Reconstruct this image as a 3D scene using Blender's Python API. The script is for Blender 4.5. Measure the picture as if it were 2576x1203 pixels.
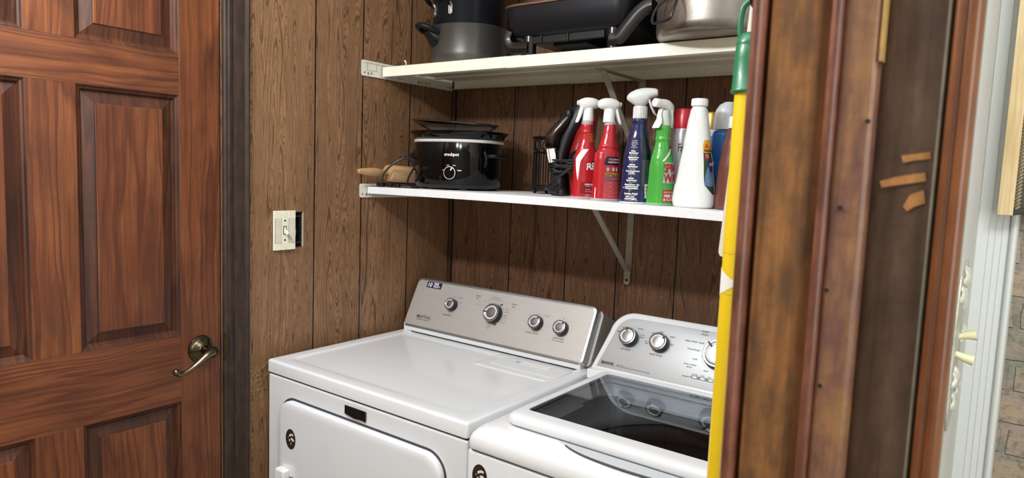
import bpy, bmesh, math, random
from mathutils import Vector, Matrix
for o in list(bpy.data.objects): bpy.data.objects.remove(o)
S = bpy.context.scene
COL = S.collection
PI = math.pi
random.seed(7)

# ------------------------------------------------------------------ camera
CAM = Vector((1.57, -1.766, 1.4395))
F_PX, W_PX, H_PX = 1710.14, 2576, 1203
ROT = Matrix(((0.80217089, -0.08822844, 0.59054009),
              (0.59589041, 0.05551338, -0.80114473),
              (0.03790088, 0.99455216, 0.09710569)))
cd = bpy.data.cameras.new('camera'); cam = bpy.data.objects.new('camera', cd); COL.objects.link(cam)
cd.sensor_fit = 'HORIZONTAL'; cd.sensor_width = 36.0; cd.lens = 36.0 * F_PX / W_PX
cd.clip_start = 0.02
m = ROT.to_4x4(); m.translation = CAM; cam.matrix_world = m
cd.dof.use_dof = True; cd.dof.focus_distance = 1.75; cd.dof.aperture_fstop = 11.0
S.camera = cam

# ------------------------------------------------------------------ light
S.view_settings.view_transform = 'Standard'; S.view_settings.look = 'None'
S.view_settings.gamma = 1.0; S.view_settings.use_curve_mapping = False
S.view_settings.exposure = 0.0
wd = bpy.data.worlds.new('world'); S.world = wd; wd.use_nodes = True
wd.node_tree.nodes['Background'].inputs[0].default_value = (0.85, 0.92, 1.0, 1)
wd.node_tree.nodes['Background'].inputs[1].default_value = 0.35
def lamp(name, typ, loc, energy, color=(1, 1, 1), size=0.1, sy=None, aim=None):
    l = bpy.data.lights.new(name, typ); l.energy = energy; l.color = color
    if typ == 'AREA':
        l.shape = 'RECTANGLE'; l.size = size; l.size_y = sy or size
    else:
        l.shadow_soft_size = size
    o = bpy.data.objects.new(name, l); COL.objects.link(o); o.location = loc
    if aim is not None:
        o.rotation_euler = (Vector(aim) - Vector(loc)).to_track_quat('-Z', 'Y').to_euler()
    return o
lamp('bulb_light', 'POINT', (0.42, -1.60, 2.10), 26, (0.925, 0.965, 1.0), 0.04)
lamp('bulb_light', 'POINT', (0.66, -1.60, 2.10), 26, (0.925, 0.965, 1.0), 0.04)
lamp('overhead_fill', 'AREA', (0.95, -1.7, 2.40), 5, (0.96, 0.98, 1.0), 0.9, 0.9, (0.95, -1.7, 0))  # added ambient fill from above, not a ceiling fitting
lamp('brick_fill', 'AREA', (1.95, -1.45, 2.36), 20, (0.95, 0.98, 1.0), 0.5, 0.5, (1.56, -.2, 1.2))  # extra fill added to brighten brick, white casing and frame top
lamp('daylight', 'AREA', (3.1, -1.7, 1.6), 26, (0.92, 0.97, 1.0), 1.6, 1.4, (1.5, -0.6, 1.3))

# ------------------------------------------------------------------ node helper
def srgb(h):
    if isinstance(h, str):
        h = h.lstrip('#'); c = [int(h[i:i+2], 16) / 255 for i in (0, 2, 4)]
    else: c = [v / 255 for v in h]
    return tuple((v / 12.92 if v <= .04045 else ((v + .055) / 1.055) ** 2.4) for v in c) + (1,)
class NT:
    def __init__(s, name):
        s.m = bpy.data.materials.new(name); s.m.use_nodes = True
        s.t = s.m.node_tree; s.n = s.t.nodes; s.b = s.n['Principled BSDF']; s.out = s.n['Material Output']
    def node(s, typ, ins=None, **kw):
        n = s.n.new(typ)
        for k, v in kw.items(): setattr(n, k, v)
        for k, v in (ins or {}).items(): s.put(n.inputs[k], v)
        return n
    def put(s, sock, v):
        if isinstance(v, bpy.types.NodeSocket): s.t.links.new(v, sock)
        else: sock.default_value = v
    def math(s, op, a, b=0.0, c=None, clamp=False):
        n = s.n.new('ShaderNodeMath'); n.operation = op; n.use_clamp = clamp
        s.put(n.inputs[0], a); s.put(n.inputs[1], b)
        if c is not None: s.put(n.inputs[2], c)
        return n.outputs[0]
    def pos(s):
        return s.n.new('ShaderNodeTexCoord').outputs['Object']
    def sep(s, v): return s.node('ShaderNodeSeparateXYZ', {0: v}).outputs
    def comb(s, x, y, z): return s.node('ShaderNodeCombineXYZ', {0: x, 1: y, 2: z}).outputs[0]
    def noise(s, v, scale=5, detail=2, rough=.5, dist=0.0):
        return s.node('ShaderNodeTexNoise', {'Vector': v, 'Scale': scale, 'Detail': detail, 'Roughness': rough, 'Distortion': dist}).outputs[0]
    def ramp(s, f, stops):
        n = s.node('ShaderNodeValToRGB', {0: f}); e = n.color_ramp.elements
        while len(e) < len(stops): e.new(0.5)
        for i, (p, c) in enumerate(stops):
            e[i].position = p; e[i].color = c if len(c) == 4 else (*c, 1)
        return n.outputs[0]
    def mix(s, f, a, b, typ='MIX'):
        n = s.n.new('ShaderNodeMix'); n.data_type = 'RGBA'; n.blend_type = typ
        s.put(n.inputs[0], f); s.put(n.inputs[6], a); s.put(n.inputs[7], b); return n.outputs[2]
    def bump(s, h, strength=.3, dist=.002):
        s.put(s.b.inputs['Normal'], s.node('ShaderNodeBump', {'Height': h, 'Strength': strength, 'Distance': dist}).outputs[0])
    def col(s, v): s.put(s.b.inputs['Base Color'], v)
    def set(s, **k):
        mp = dict(rough='Roughness', metal='Metallic', spec='Specular IOR Level', coat='Coat Weight', coatr='Coat Roughness', trans='Transmission Weight', ior='IOR', alpha='Alpha')
        for a, v in k.items(): s.put(s.b.inputs[mp[a]], v)
        return s
_MC = {}
def plain(name, hexc, rough=.5, metal=0., spec=.5, coat=0., noise=.0, nscale=40, bump=0., trans=0.):
    if name in _MC: return _MC[name]
    t = NT(name); c = srgb(hexc)
    if noise > 0:
        nz = t.noise(t.pos(), nscale, 4, .6)
        dark = tuple(v * (1 - noise) for v in c[:3]) + (1,)
        t.col(t.mix(t.ramp(nz, [(.35, (0, 0, 0)), (.65, (1, 1, 1))]), dark, c))
        if bump: t.bump(nz, bump, .001)
    else: t.col(c)
    t.set(rough=rough, metal=metal, spec=spec, coat=coat, trans=trans)
    _MC[name] = t.m; return t.m

def wood_panelling(name, axis, seams, seed, light='#a07856', dark='#3d291b'):
    """printed oak sheet panelling: dark plank grooves, cathedral grain lines, pores"""
    t = NT(name); p = t.sep(t.pos()); u = p[axis]; z = p[2]
    pid = None; groove = None
    for g in seams:
        gt = t.math('GREATER_THAN', u, g)
        pid = gt if pid is None else t.math('ADD', pid, gt)
        d = t.math('ABSOLUTE', t.math('SUBTRACT', u, g))
        groove = d if groove is None else t.math('MINIMUM', groove, d)
    off = t.math('MULTIPLY', pid, 3.71 + seed)
    # broad field -> contour lines (cathedrals)
    warp = t.noise(t.comb(t.math('MULTIPLY', u, 9.0), off, t.math('MULTIPLY', z, 5.0)), 1, 2, .5)
    broad = t.noise(t.comb(t.math('ADD', t.math('MULTIPLY', u, 15.0), t.math('MULTIPLY', warp, .35)), off, t.math('MULTIPLY', z, .85)), 1, 1.2, .4)
    fr = t.math('FRACT', t.math('MULTIPLY', broad, 24.0))
    line = t.ramp(fr, [(0.0, (.8, .8, .8)), (.05, (1, 1, 1)), (.14, (.5, .5, .5)), (.22, (0, 0, 0)), (.97, (0, 0, 0)), (1.0, (.5, .5, .5))])
    # fine pores
    pore = t.noise(t.comb(t.math('MULTIPLY', u, 420.0), off, t.math('MULTIPLY', z, 14.0)), 1, 3, .65)
    fl = t.math('FRACT', t.math('ADD', t.math('MULTIPLY', broad, 96.0), t.math('MULTIPLY', t.noise(t.comb(t.math('MULTIPLY', u, 260.0), off, t.math('MULTIPLY', z, 30.0)), 1, 2, .5), 1.5)))
    etch = t.ramp(fl, [(0, (1, 1, 1)), (.28, (.8, .8, .8)), (.44, (0, 0, 0)), (.92, (0, 0, 0)), (1, (1, 1, 1))])
    emask = t.ramp(t.noise(t.comb(t.math('MULTIPLY', u, 60.0), off, t.math('MULTIPLY', z, 14.0)), 1, 3, .6), [(.34, (.15, .15, .15)), (.55, (1, 1, 1))])
    pore_m = t.ramp(pore, [(.50, (0, 0, 0)), (.66, (1, 1, 1))])
    pore2 = t.noise(t.comb(t.math('MULTIPLY', u, 170.0), off, t.math('MULTIPLY', z, 5.0)), 1, 3, .6)
    pore2_m = t.ramp(pore2, [(.50, (0, 0, 0)), (.60, (1, 1, 1))])
    speck = t.ramp(t.noise(t.comb(t.math('MULTIPLY', u, 150.0), off, t.math('MULTIPLY', z, 120.0)), 1, 1, .5), [(.70, (0, 0, 0)), (.74, (1, 1, 1))])
    tone = t.noise(t.comb(t.math('MULTIPLY', u, 16.0), off, t.math('MULTIPLY', z, 1.6)), 1, 2, .5)
    L = srgb(light); D = srgb(dark)
    base = t.mix(t.ramp(tone, [(.3, (0, 0, 0)), (.7, (1, 1, 1))]), tuple(v * .74 for v in L[:3]) + (1,), L)
    c = t.mix(t.math('MULTIPLY', pore_m, .42), base, D)
    c = t.mix(t.math('MULTIPLY', pore2_m, .14), c, D)
    c = t.mix(t.math('MULTIPLY', t.math('MULTIPLY', etch, emask), .62), c, D)
    c = t.mix(t.math('MULTIPLY', line, .66), c, D)
    c = t.mix(t.math('MULTIPLY', speck, .85), c, srgb('#2a1c12'))
    gm = t.math('LESS_THAN', groove, .0021)
    c = t.mix(gm, c, srgb('#0c0a0c'))
    t.col(c)
    t.set(rough=.46, spec=.35)
    h = t.math('SUBTRACT', t.math('ADD', t.math('MULTIPLY', pore, .3), t.math('MULTIPLY', line, -.3)), t.math('MULTIPLY', gm, 2.0))
    t.bump(h, .35, .0012)
    return t.m

def pine(name, vertical=True, seed=0.0, axis=1, light='#864f2a', dark='#2a140c', mid='#61301a', along=None, rough=.42):
    """red-brown stained pine with flowing rings; grain runs along z or along the horizontal axis"""
    t = NT(name); p = t.sep(t.pos())
    if vertical: a, l = p[axis], p[2]
    else: a, l = p[2], p[axis]
    w = t.noise(t.comb(t.math('MULTIPLY', a, 5.0), seed, t.math('MULTIPLY', l, 3.0)), 1, 2, .5)
    f = t.noise(t.comb(t.math('ADD', t.math('MULTIPLY', a, 15.0), t.math('MULTIPLY', w, .8)), seed + 4, t.math('MULTIPLY', l, .55)), 1, 1.5, .5)
    fr = t.math('FRACT', t.math('MULTIPLY', f, 13.0))
    ring = t.ramp(fr, [(0, (.1, .1, .1)), (.5, (.35, .35, .35)), (.85, (.9, .9, .9)), (1, (0.15, .15, .15))])
    fine = t.noise(t.comb(t.math('MULTIPLY', a, 260.0), seed, t.math('MULTIPLY', l, 7.0)), 1, 4, .65)
    fm = t.ramp(fine, [(.44, (0, 0, 0)), (.62, (1, 1, 1))])
    strk = t.ramp(t.noise(t.comb(t.math('MULTIPLY', a, 62.0), seed + 9, t.math('MULTIPLY', l, 1.6)), 1, 3, .6), [(.42, (0, 0, 0)), (.62, (1, 1, 1))])
    stain = t.ramp(t.noise(t.comb(t.math('MULTIPLY', a, 13.0), seed + 6, t.math('MULTIPLY', l, 5.5)), 1, 4, .6, .6), [(.50, (0, 0, 0)), (.72, (1, 1, 1))])
    blot = t.ramp(t.noise(t.comb(t.math('MULTIPLY', a, 9.0), seed + 2, t.math('MULTIPLY', l, 4.5)), 1, 3, .55), [(.34, (0, 0, 0)), (.66, (1, 1, 1))])
    c = t.mix(ring, srgb(light), srgb(mid))
    c = t.mix(t.math('MULTIPLY', blot, .75), c, srgb(mid))
    c = t.mix(t.math('MULTIPLY', t.math('MULTIPLY', ring, ring), .34), c, srgb(dark))
    c = t.mix(t.math('MULTIPLY', fm, .36), c, srgb(dark))
    c = t.mix(t.math('MULTIPLY', strk, .20), c, srgb(dark))
    c = t.mix(t.math('MULTIPLY', stain, .50), c, srgb(dark))
    t.col(c); t.set(rough=rough, spec=.35, coat=.12, coatr=.3)
    t.bump(t.math('ADD', fine, ring), .12, .0006)
    return t.m

def old_wood(name, hx1, hx2, hx3, seed=0., rough=.42, cross=True, coat=0.2):
    t = NT(name); p = t.sep(t.pos())
    big = t.noise(t.comb(t.math('MULTIPLY', p[0], 70.0), t.math('ADD', t.math('MULTIPLY', p[1], 70.0), seed), t.math('MULTIPLY', p[2], 22.0)), 1, 5, .62)
    st = t.noise(t.comb(t.math('MULTIPLY', p[0], 190.0), t.math('MULTIPLY', p[1], 190.0), t.math('MULTIPLY', p[2], 6.0)), 1, 3, .6)
    cr = t.noise(t.comb(t.math('MULTIPLY', p[0], 60.0), seed, t.math('MULTIPLY', p[2], 130.0)), 1, 3, .6)
    c = t.mix(t.ramp(big, [(.38, (0, 0, 0)), (.62, (1, 1, 1))]), srgb(hx1), srgb(hx2))
    c = t.mix(t.math('MULTIPLY', t.ramp(st, [(.45, (0, 0, 0)), (.7, (1, 1, 1))]), .45), c, srgb(hx3))
    if cross: c = t.mix(t.math('MULTIPLY', t.ramp(cr, [(.45, (0, 0, 0)), (.7, (1, 1, 1))]), .22), c, srgb(hx3))
    t.col(c); t.set(rough=rough, coat=coat, coatr=.3, spec=.4); t.bump(st, .12, .0005)
    return t.m

def brick_mat(name):
    t = NT(name); p = t.sep(t.pos())
    v = t.comb(t.math('ADD', p[0], t.math('MULTIPLY', t.noise(t.pos(), 14, 3), .014)), t.math('ADD', p[2], t.math('MULTIPLY', t.noise(t.pos(), 11, 3), .016)), 0.0)
    b = t.node('ShaderNodeTexBrick', {'Vector': v, 'Color1': srgb('#bda68c'), 'Color2': srgb('#84897a'), 'Mortar': srgb('#8e9080'), 'Scale': 1.0, 'Mortar Size': .008, 'Mortar Smooth': .3, 'Brick Width': .20, 'Row Height': .068, 'Bias': -.1})
    n = t.noise(t.pos(), 60, 6, .7); n2 = t.noise(t.pos(), 22, 4, .6)
    c = t.mix(t.ramp(n2, [(.42, (0, 0, 0)), (.6, (1, 1, 1))]), b.outputs[0], srgb('#ab9a8e'))
    c = t.mix(t.math('MULTIPLY', t.ramp(n, [(.5, (0, 0, 0)), (.62, (1, 1, 1))]), .6), c, srgb('#6b6a5c'))
    t.col(c); t.set(rough=.95, spec=.15)
    t.bump(t.math('ADD', t.math('MULTIPLY', b.outputs[1], -1.0), n), .8, .006)
    return t.m

def brushed(name, hexc, rough=.34, fac=.16, metal=.85, vary=True):
    t = NT(name); p = t.sep(t.pos())
    n = t.noise(t.comb(t.math('MULTIPLY', p[0], 14.0), t.math('MULTIPLY', p[1], 600.0), t.math('MULTIPLY', p[2], 600.0)), 1, 3, .6)
    c = srgb(hexc)
    t.col(t.mix(n, tuple(v * (1 - fac) for v in c[:3]) + (1,), tuple(min(1, v * (1 + fac)) for v in c[:3]) + (1,)))
    t.set(metal=metal, rough=t.math('ADD', t.math('MULTIPLY', n, .15), rough)); t.bump(n, .06, .0003)
    return t.m

# ------------------------------------------------------------------ mesh builder
class MB:
    def __init__(s): s.v = []; s.f = []; s.mi = []; s.cur = 0
    def mat(s, i): s.cur = i; return s
    def add(s, vs, fs):
        o = len(s.v); s.v += [tuple(v) for v in vs]
        for f in fs: s.f.append([o + i for i in f]); s.mi.append(s.cur)
        return s
    def box(s, x0, x1, y0, y1, z0, z1, R=None, at=None):
        vs = [Vector((x, y, z)) for x in (x0, x1) for y in (y0, y1) for z in (z0, z1)]
        if R is not None: vs = [R @ v + Vector(at or (0, 0, 0)) for v in vs]
        return s.add(vs, [(0, 1, 3, 2), (4, 6, 7, 5), (0, 4, 5, 1), (2, 3, 7, 6), (0, 2, 6, 4), (1, 5, 7, 3)])
    def rings(s, rs, cap0=True, cap1=True, closed=False):
        n = len(rs[0]); vs = [v for r in rs for v in r]; fs = []
        k = len(rs)
        for i in range(k if closed else k - 1):
            a, b = i * n, ((i + 1) % k) * n
            for j in range(n): fs.append((a + j, a + (j + 1) % n, b + (j + 1) % n, b + j))
        if not closed:
            if cap0: fs.append(tuple(reversed(range(n))))
            if cap1: fs.append(tuple(range((k - 1) * n, k * n)))
        return s.add(vs, fs)
    def tube(s, pts, r, n=10, caps=True, closed=False):
        pts = [Vector(p) for p in pts]; rs = []
        rr = r if isinstance(r, (list, tuple)) else [r] * len(pts)
        prev = None
        for i, p in enumerate(pts):
            if closed: d = pts[(i + 1) % len(pts)] - pts[i - 1]
            else: d = pts[min(i + 1, len(pts) - 1)] - pts[max(i - 1, 0)]
            d.normalize()
            if prev is None:
                u = d.orthogonal().normalized()
            else:
                u = prev - d * prev.dot(d); u.normalize()
            prev = u; w = d.cross(u)
            rs.append([p + (u * math.cos(2 * PI * k / n) + w * math.sin(2 * PI * k / n)) * rr[i] for k in range(n)])
        return s.rings(rs, caps, caps, closed)
    def lathe(s, prof, c=(0, 0, 0), n=32, M=None, cap0=True, cap1=True):
        rs = []
        for r, z in prof:
            ring = [Vector((r * math.cos(2 * PI * k / n), r * math.sin(2 * PI * k / n), z)) for k in range(n)]
            if M is not None: ring = [M @ v for v in ring]
            rs.append([v + Vector(c) for v in ring])
        return s.rings(rs, cap0, cap1)
    def prism(s, poly, f0, f1):
        """poly: 2-D points; f0/f1 map a 2-D point to 3-D (two end caps)"""
        n = len(poly); vs = [f0(*p) for p in poly] + [f1(*p) for p in poly]
        fs = [tuple(reversed(range(n))), tuple(range(n, 2 * n))]
        for i in range(n): fs.append((i, (i + 1) % n, n + (i + 1) % n, n + i))
        return s.add(vs, fs)
    def build(s, name, mats, parent=None, smooth=True, bevel=0., seg=2, angle=38, sub=0, base=None):
        me = bpy.data.meshes.new(name)
        vs = s.v
        if base is not None: vs = [(v[0] - base[0], v[1] - base[1], v[2] - base[2]) for v in vs]
        me.from_pydata(vs, [], s.f)
        if not isinstance(mats, (list, tuple)): mats = [mats]
        for mm in mats: me.materials.append(mm)
        for i, p in enumerate(me.polygons): p.material_index = s.mi[i]
        bm = bmesh.new(); bm.from_mesh(me)
        bmesh.ops.recalc_face_normals(bm, faces=bm.faces); bm.to_mesh(me); bm.free()
        if smooth:
            me.shade_smooth()
            if not bevel: me.set_sharp_from_angle(angle=math.radians(angle))
        o = bpy.data.objects.new(name, me); COL.objects.link(o)
        if bevel:
            b = o.modifiers.new('bevel', 'BEVEL'); b.width = bevel; b.segments = seg; b.limit_method = 'ANGLE'; b.angle_limit = math.radians(35); b.harden_normals = True
        if sub:
            b = o.modifiers.new('sub', 'SUBSURF'); b.levels = sub; b.render_levels = sub
        if parent is not None: o.parent = parent
        return o

def thing(name, label, cat, loc=(0, 0, 0), rz=0., group=None, tilt=None):
    o = bpy.data.objects.new(name, None); COL.objects.link(o)
    o.location = loc; o.rotation_euler = tilt if tilt else (0, 0, rz)
    o['label'] = label; o['category'] = cat
    if group: o['group'] = group
    o.empty_display_size = .05
    return o
def struct(o): o['kind'] = 'structure'; return o
def sempty(name, loc=(0, 0, 0)):
    o = bpy.data.objects.new(name, None); COL.objects.link(o); o.location = loc; return struct(o)
def tag(o, label, cat, group=None):
    o['label'] = label; o['category'] = cat
    if group: o['group'] = group
    return o
def P(t, name, mb, mat, **k):
    """part given in world coordinates under thing t (no rotation on t)"""
    return mb.build(name, mat, t, base=t.location, **k)
def PP(part, name, mb, mat, **k):
    """sub-part given in world coordinates"""
    return mb.build(name, mat, part, base=part.parent.location, **k)

def text_geo(txt, size, align='LEFT', bold=0., shear=0., spacing=1.0, line=1.0):
    cu = bpy.data.curves.new('t', 'FONT'); cu.body = txt; cu.size = size; cu.align_x = align; cu.align_y = 'BOTTOM_BASELINE' if '\n' not in txt else 'TOP'
    cu.offset = bold; cu.shear = shear; cu.space_character = spacing; cu.space_line = line; cu.resolution_u = 2
    o = bpy.data.objects.new('t', cu); COL.objects.link(o)
    dg = bpy.context.evaluated_depsgraph_get(); dg.update()
    me = bpy.data.meshes.new_from_object(o.evaluated_get(dg))
    vs = [(v.co.x, v.co.y) for v in me.vertices]; fs = [tuple(p.vertices) for p in me.polygons]
    bpy.data.objects.remove(o); bpy.data.curves.remove(cu); bpy.data.meshes.remove(me)
    return vs, fs
def text_on(mb, fn, txt, size, **k):
    vs, fs = text_geo(txt, size, **k)
    mb.add([fn(u, v) for u, v in vs], fs); return mb
def plane_fn(o, U, V, off=.0):
    o = Vector(o); U = Vector(U).normalized(); V = Vector(V).normalized(); N = U.cross(V)
    return lambda u, v, w=0.: o + U * u + V * v + N * (off + w)
def rrect(w, h, r, n=5, cx=0, cy=0):
    pts = []
    for sx, sy, a0 in ((1, 1, 0), (-1, 1, 90), (-1, -1, 180), (1, -1, 270)):
        for i in range(n + 1):
            a = math.radians(a0 + 90 * i / n)
            pts.append((cx + sx * (w / 2 - r) + r * math.cos(a), cy + sy * (h / 2 - r) + r * math.sin(a)))
    return pts
def cr(pts, n=8, closed=False):
    """Catmull-Rom through points"""
    P_ = [Vector(p) for p in pts]; out = []; k = len(P_)
    rng = range(k if closed else k - 1)
    for i in rng:
        if closed: a, b, c, d = P_[i - 1], P_[i], P_[(i + 1) % k], P_[(i + 2) % k]
        else: a, b, c, d = P_[max(i - 1, 0)], P_[i], P_[i + 1], P_[min(i + 2, k - 1)]
        for j in range(n):
            t = j / n
            out.append(.5 * ((2 * b) + (c - a) * t + (2 * a - 5 * b + 4 * c - d) * t * t + (3 * b - a - 3 * c + d) * t ** 3))
    if not closed: out.append(P_[-1])
    return out

# ------------------------------------------------------------------ materials
M = {}
M['enamel'] = plain('white_enamel', '#e9ebee', .22, spec=.5, coat=.5)
M['enamel2'] = plain('warm_white_enamel', '#ebecee', .25, spec=.5, coat=.4)
M['white_plastic'] = plain('white_plastic', '#f0f0ee', .35)
M['black'] = plain('black_plastic', '#141416', .38)
M['black_gloss'] = plain('black_gloss', '#050506', .10, spec=.25, coat=.18)
M['gap'] = plain('dark_gap', '#08080a', .8)
M['cream_metal'] = plain('cream_metal', '#f0edda', .42, noise=.05, nscale=70)
M['grey_metal'] = plain('aged_cream_metal', '#e3e0d2', .45, noise=.10, nscale=60)
M['bracket'] = plain('painted_bracket', '#a8a090', .5, noise=.18, nscale=90)
M['shelf_white'] = plain('white_melamine', '#f0f0f2', .5, noise=.04, nscale=90)
M['chrome'] = plain('chrome', '#c9c9c9', .16, metal=1.)
M['satin'] = plain('satin_silver', '#d5d5d3', .28, metal=.9)
M['ink'] = plain('dark_ink', '#2b2b2e', .5)
M['ink_grey'] = plain('grey_ink', '#66666a', .5)
M['white_ink'] = plain('white_ink', '#f2f2f2', .45)

# ------------------------------------------------------------------ setting
LS = [-1.72, -.571, -.403, -.208]
BS = [.012, .26, .475, .65, .832, 1.02, 1.21]
mwl = wood_panelling('oak_panelling_left', 1, LS, 1.3)
mwb = wood_panelling('oak_panelling_back', 0, BS, 5.9, light='#876146', dark='#332116')
b = MB()
# left wall with hole for the switch box (hole y -.66..-.606, z 1.213..1.311) and door opening (y -1.62..-.848, z<2.04)
def wall_x(mb, x, y0, y1, z0, z1, holes, th=.12):
    ys = sorted({y0, y1, *[h[0] for h in holes], *[h[1] for h in holes]}); zs = sorted({z0, z1, *[h[2] for h in holes], *[h[3] for h in holes]})
    for a, c in zip(ys, ys[1:]):
        for e, g in zip(zs, zs[1:]):
            my, mz = (a + c) / 2, (e + g) / 2
            if any(h[0] < my < h[1] and h[2] < mz < h[3] for h in holes): continue
            mb.box(x - th, x, a, c, e, g)
wall_x(b, 0, -3.2, .0, 0, 2.45, [(-1.585, -.848, 0, 2.045), (-.690, -.606, 1.214, 1.311)])
struct(b.build('wall_left', mwl, smooth=False))
b = MB().box(-.12, 1.509, 0, .12, 0, 2.45)
struct(b.build('wall_back', mwb, smooth=False))
b = MB().box(-.12, 3.4, -3.3, .12, -.05, 0)
fl = NT('floor_vinyl'); nn = fl.noise(fl.pos(), 6, 5); fl.col(fl.ramp(nn, [(.3, srgb('#7b6f60')), (.7, srgb('#978b7a'))])); fl.set(rough=.5)
struct(b.build('floor', fl.m, smooth=False))
cream = plain('cream_paint', '#d9d2c2', .8, noise=.04)
struct(MB().box(-.12, 3.4, -3.3, .12, 2.45, 2.5).build('ceiling', plain('ceiling_paint', '#e4e2dc', .9), smooth=False))
struct(MB().box(-.12, 3.4, -3.3, -3.2, 0, 2.45).build('wall_rear', cream, smooth=False))
struct(MB().box(3.3, 3.4, -3.2, .0, 0, 2.45).build('wall_right', cream, smooth=False))
struct(MB().box(1.509, 3.4, 0, .12, 0, 2.45).build('wall_brick', brick_mat('old_brick'), smooth=False))
# partition between the laundry nook and the brick room
struct(MB().mat(0).box(1.442, 1.509, -1.300, 0, 0, 2.45).build('wall_partition', plain('partition_paint', '#dfe0dc', .6, noise=.03), smooth=False))

# corner strip in the nook
struct(MB().box(0, .014, -.014, 0, 0, 2.45).build('trim_1', old_wood('dark_corner_wood', '#4a3626', '#3a2a1e', '#241810'), bevel=.003))

# door casing beside the panelled door
mcas = old_wood('dark_casing_wood', '#412f25', '#30231c', '#1c130e', 3., rough=.6, coat=.0)
cas = sempty('trim_2')
prof = [(-.777, 0), (-.777, .012), (-.781, .014), (-.788, .0105), (-.792, .0095), (-.793, .0115), (-.800, .0125), (-.817, .011), (-.818, .0085), (-.824, .009), (-.825, .0115), (-.832, .0125), (-.834, .010), (-.840, .010), (-.844, .0075), (-.845, 0)]
b = MB().prism(prof, lambda y, x: (x, y, 0), lambda y, x: (x, y, 2.10))
b.build('casing', mcas, cas, angle=25)
b = MB().prism(prof, lambda y, x: (x, -1.588 - (y + .845), 0), lambda y, x: (x, -1.588 - (y + .845), 2.10)); b.build('casing', mcas, cas, angle=25)
MB().box(0, .012, -1.588, -.845, 2.045, 2.105).build('casing', mcas, cas, bevel=.003)
b = MB().box(-.119, -.001, -.850, -.8485, 0, 2.045).box(-.119, -.001, -1.5845, -1.583, 0, 2.045); b.build('jamb', mcas, cas, smooth=False)
MB().box(-.119, -.075, -1.583, -.850, 0, 2.045).build('backing', M['gap'], cas, smooth=False)
# strike lip
b = MB()
pts = [(-.849, .945), (-.842, .950), (-.8375, .965), (-.8365, .981), (-.8375, .997), (-.842, 1.012), (-.849, 1.017)]
b.prism(pts, lambda y, z: (.0125, y, z), lambda y, z: (.0145, y, z))
mb_brass = plain('antique_brass', '#4a3f2c', .4, metal=.9, noise=.3, nscale=60)
b.build('strike_plate', mb_brass, cas)

# ---- pine six-panel door
door = sempty('door_1')
Y0, Y1 = -1.576, -.853; XF = .004; TH = .035
ms = [pine('pine_stile_right', True, 2.0), pine('pine_stile_left', True, 7.7), pine('pine_mid', True, 11.3)]
yl0, yl1, yr0, yr1 = -1.474, -1.2555, -1.166, -.952
MB().box(XF - TH, XF, yr1, Y1, .01, 2.035).build('stile', ms[0], door, bevel=.0012)
MB().box(XF - TH, XF, Y0, yl0, .01, 2.035).build('stile', ms[1], door, bevel=.0012)
rails = [(.01, .24), (.862, 1.024), (1.588, 1.679), (1.935, 2.035)]
for i, (a, c) in enumerate(rails):
    MB().box(XF - TH, XF - .0002, yl0, yr1, a, c).build('rail', pine('pine_rail', False, 3.1 * i + 1.2), door, bevel=.0008)
pz = [(.24, .862), (1.024, 1.588), (1.679, 1.935)]
for i, (a, c) in enumerate(pz):
    MB().box(XF - TH, XF - .0001, yl1, yr0, a, c).build('stile', pine('pine_mid_stile', True, 5.3 * i + 2.1), door, bevel=.0008)
PR = [(0, 0), (.002, -.0008), (.004, -.004), (.008, -.0055), (.0105, -.010), (.0125, -.0125), (.0135, -.0125), (.036, -.0065), (.0365, -.004), (.038, -.0035)]
for i, (a, c) in enumerate(pz):
    for j, (y0, y1) in enumerate(((yl0, yl1), (yr0, yr1))):
        b = MB()
        rs = []
        for ins, h in PR:
            x = XF + h
            rs.append([(x, y0 + ins, a + ins), (x, y1 - ins, a + ins), (x, y1 - ins, c - ins), (x, y0 + ins, c - ins)])
        for k in range(len(rs) - 1):
            b.mat(1 if k < 8 else 0)
            b.rings([rs[k], rs[k + 1]], False, False)
        b.mat(0); b.add(rs[-1], [(0, 1, 2, 3)])
        b.build('panel', [pine('pine_panel', True, 13.7 * i + 6.1 * j + .4), pine('pine_moulding', True, 2.2 * i + j, light='#5f331c', mid='#3d1f11', dark='#1c0d08', rough=.5)], door, angle=20)
# lever handle
hb = Vector((XF, -.904, .984))
def hx(p): return hb + Vector(p)
MX = Matrix(((0, 0, 1), (1, 0, 0), (0, 1, 0)))      # lathe axis z -> +x
b = MB().lathe([(.0325, 0), (.0328, .003), (.0315, .006), (.0285, .0068), (.027, .0055), (.0235, .007), (.017, .013), (.0135, .016), (.0135, .018), (.0115, .019), (.0105, .026), (.0100, .040), (.011, .046)], hb, 40, MX)
h = b.build('door_handle', plain('antique_brass_bright', '#736a54', .24, metal=1., noise=.25, nscale=50), door)
b = MB()
path = cr([hx((.050, .003, .0)), hx((.054, -.012, -.004)), hx((.054, -.030, -.016)), hx((.053, -.052, -.030)), hx((.052, -.070, -.037)), hx((.053, -.083, -.036)), hx((.057, -.090, -.029))], 6)
rr = [.0115 if i < 3 else (.0085 if i < 12 else .0062) for i in range(len(path))]
rr = [.011 - .005 * min(1, i / 16) for i in range(len(path))]; rr[-1] = .0068; rr[-2] = .0072
b.tube(path, rr, 12)
b.lathe([(.0008, -.0082), (.0050, -.0064), (.0078, -.002), (.0078, .002), (.0050, .0064), (.0008, .0082)], hx((.058, -.0905, -.0285)), 18)
b.build('lever', bpy.data.materials['antique_brass_bright'], h)
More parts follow.
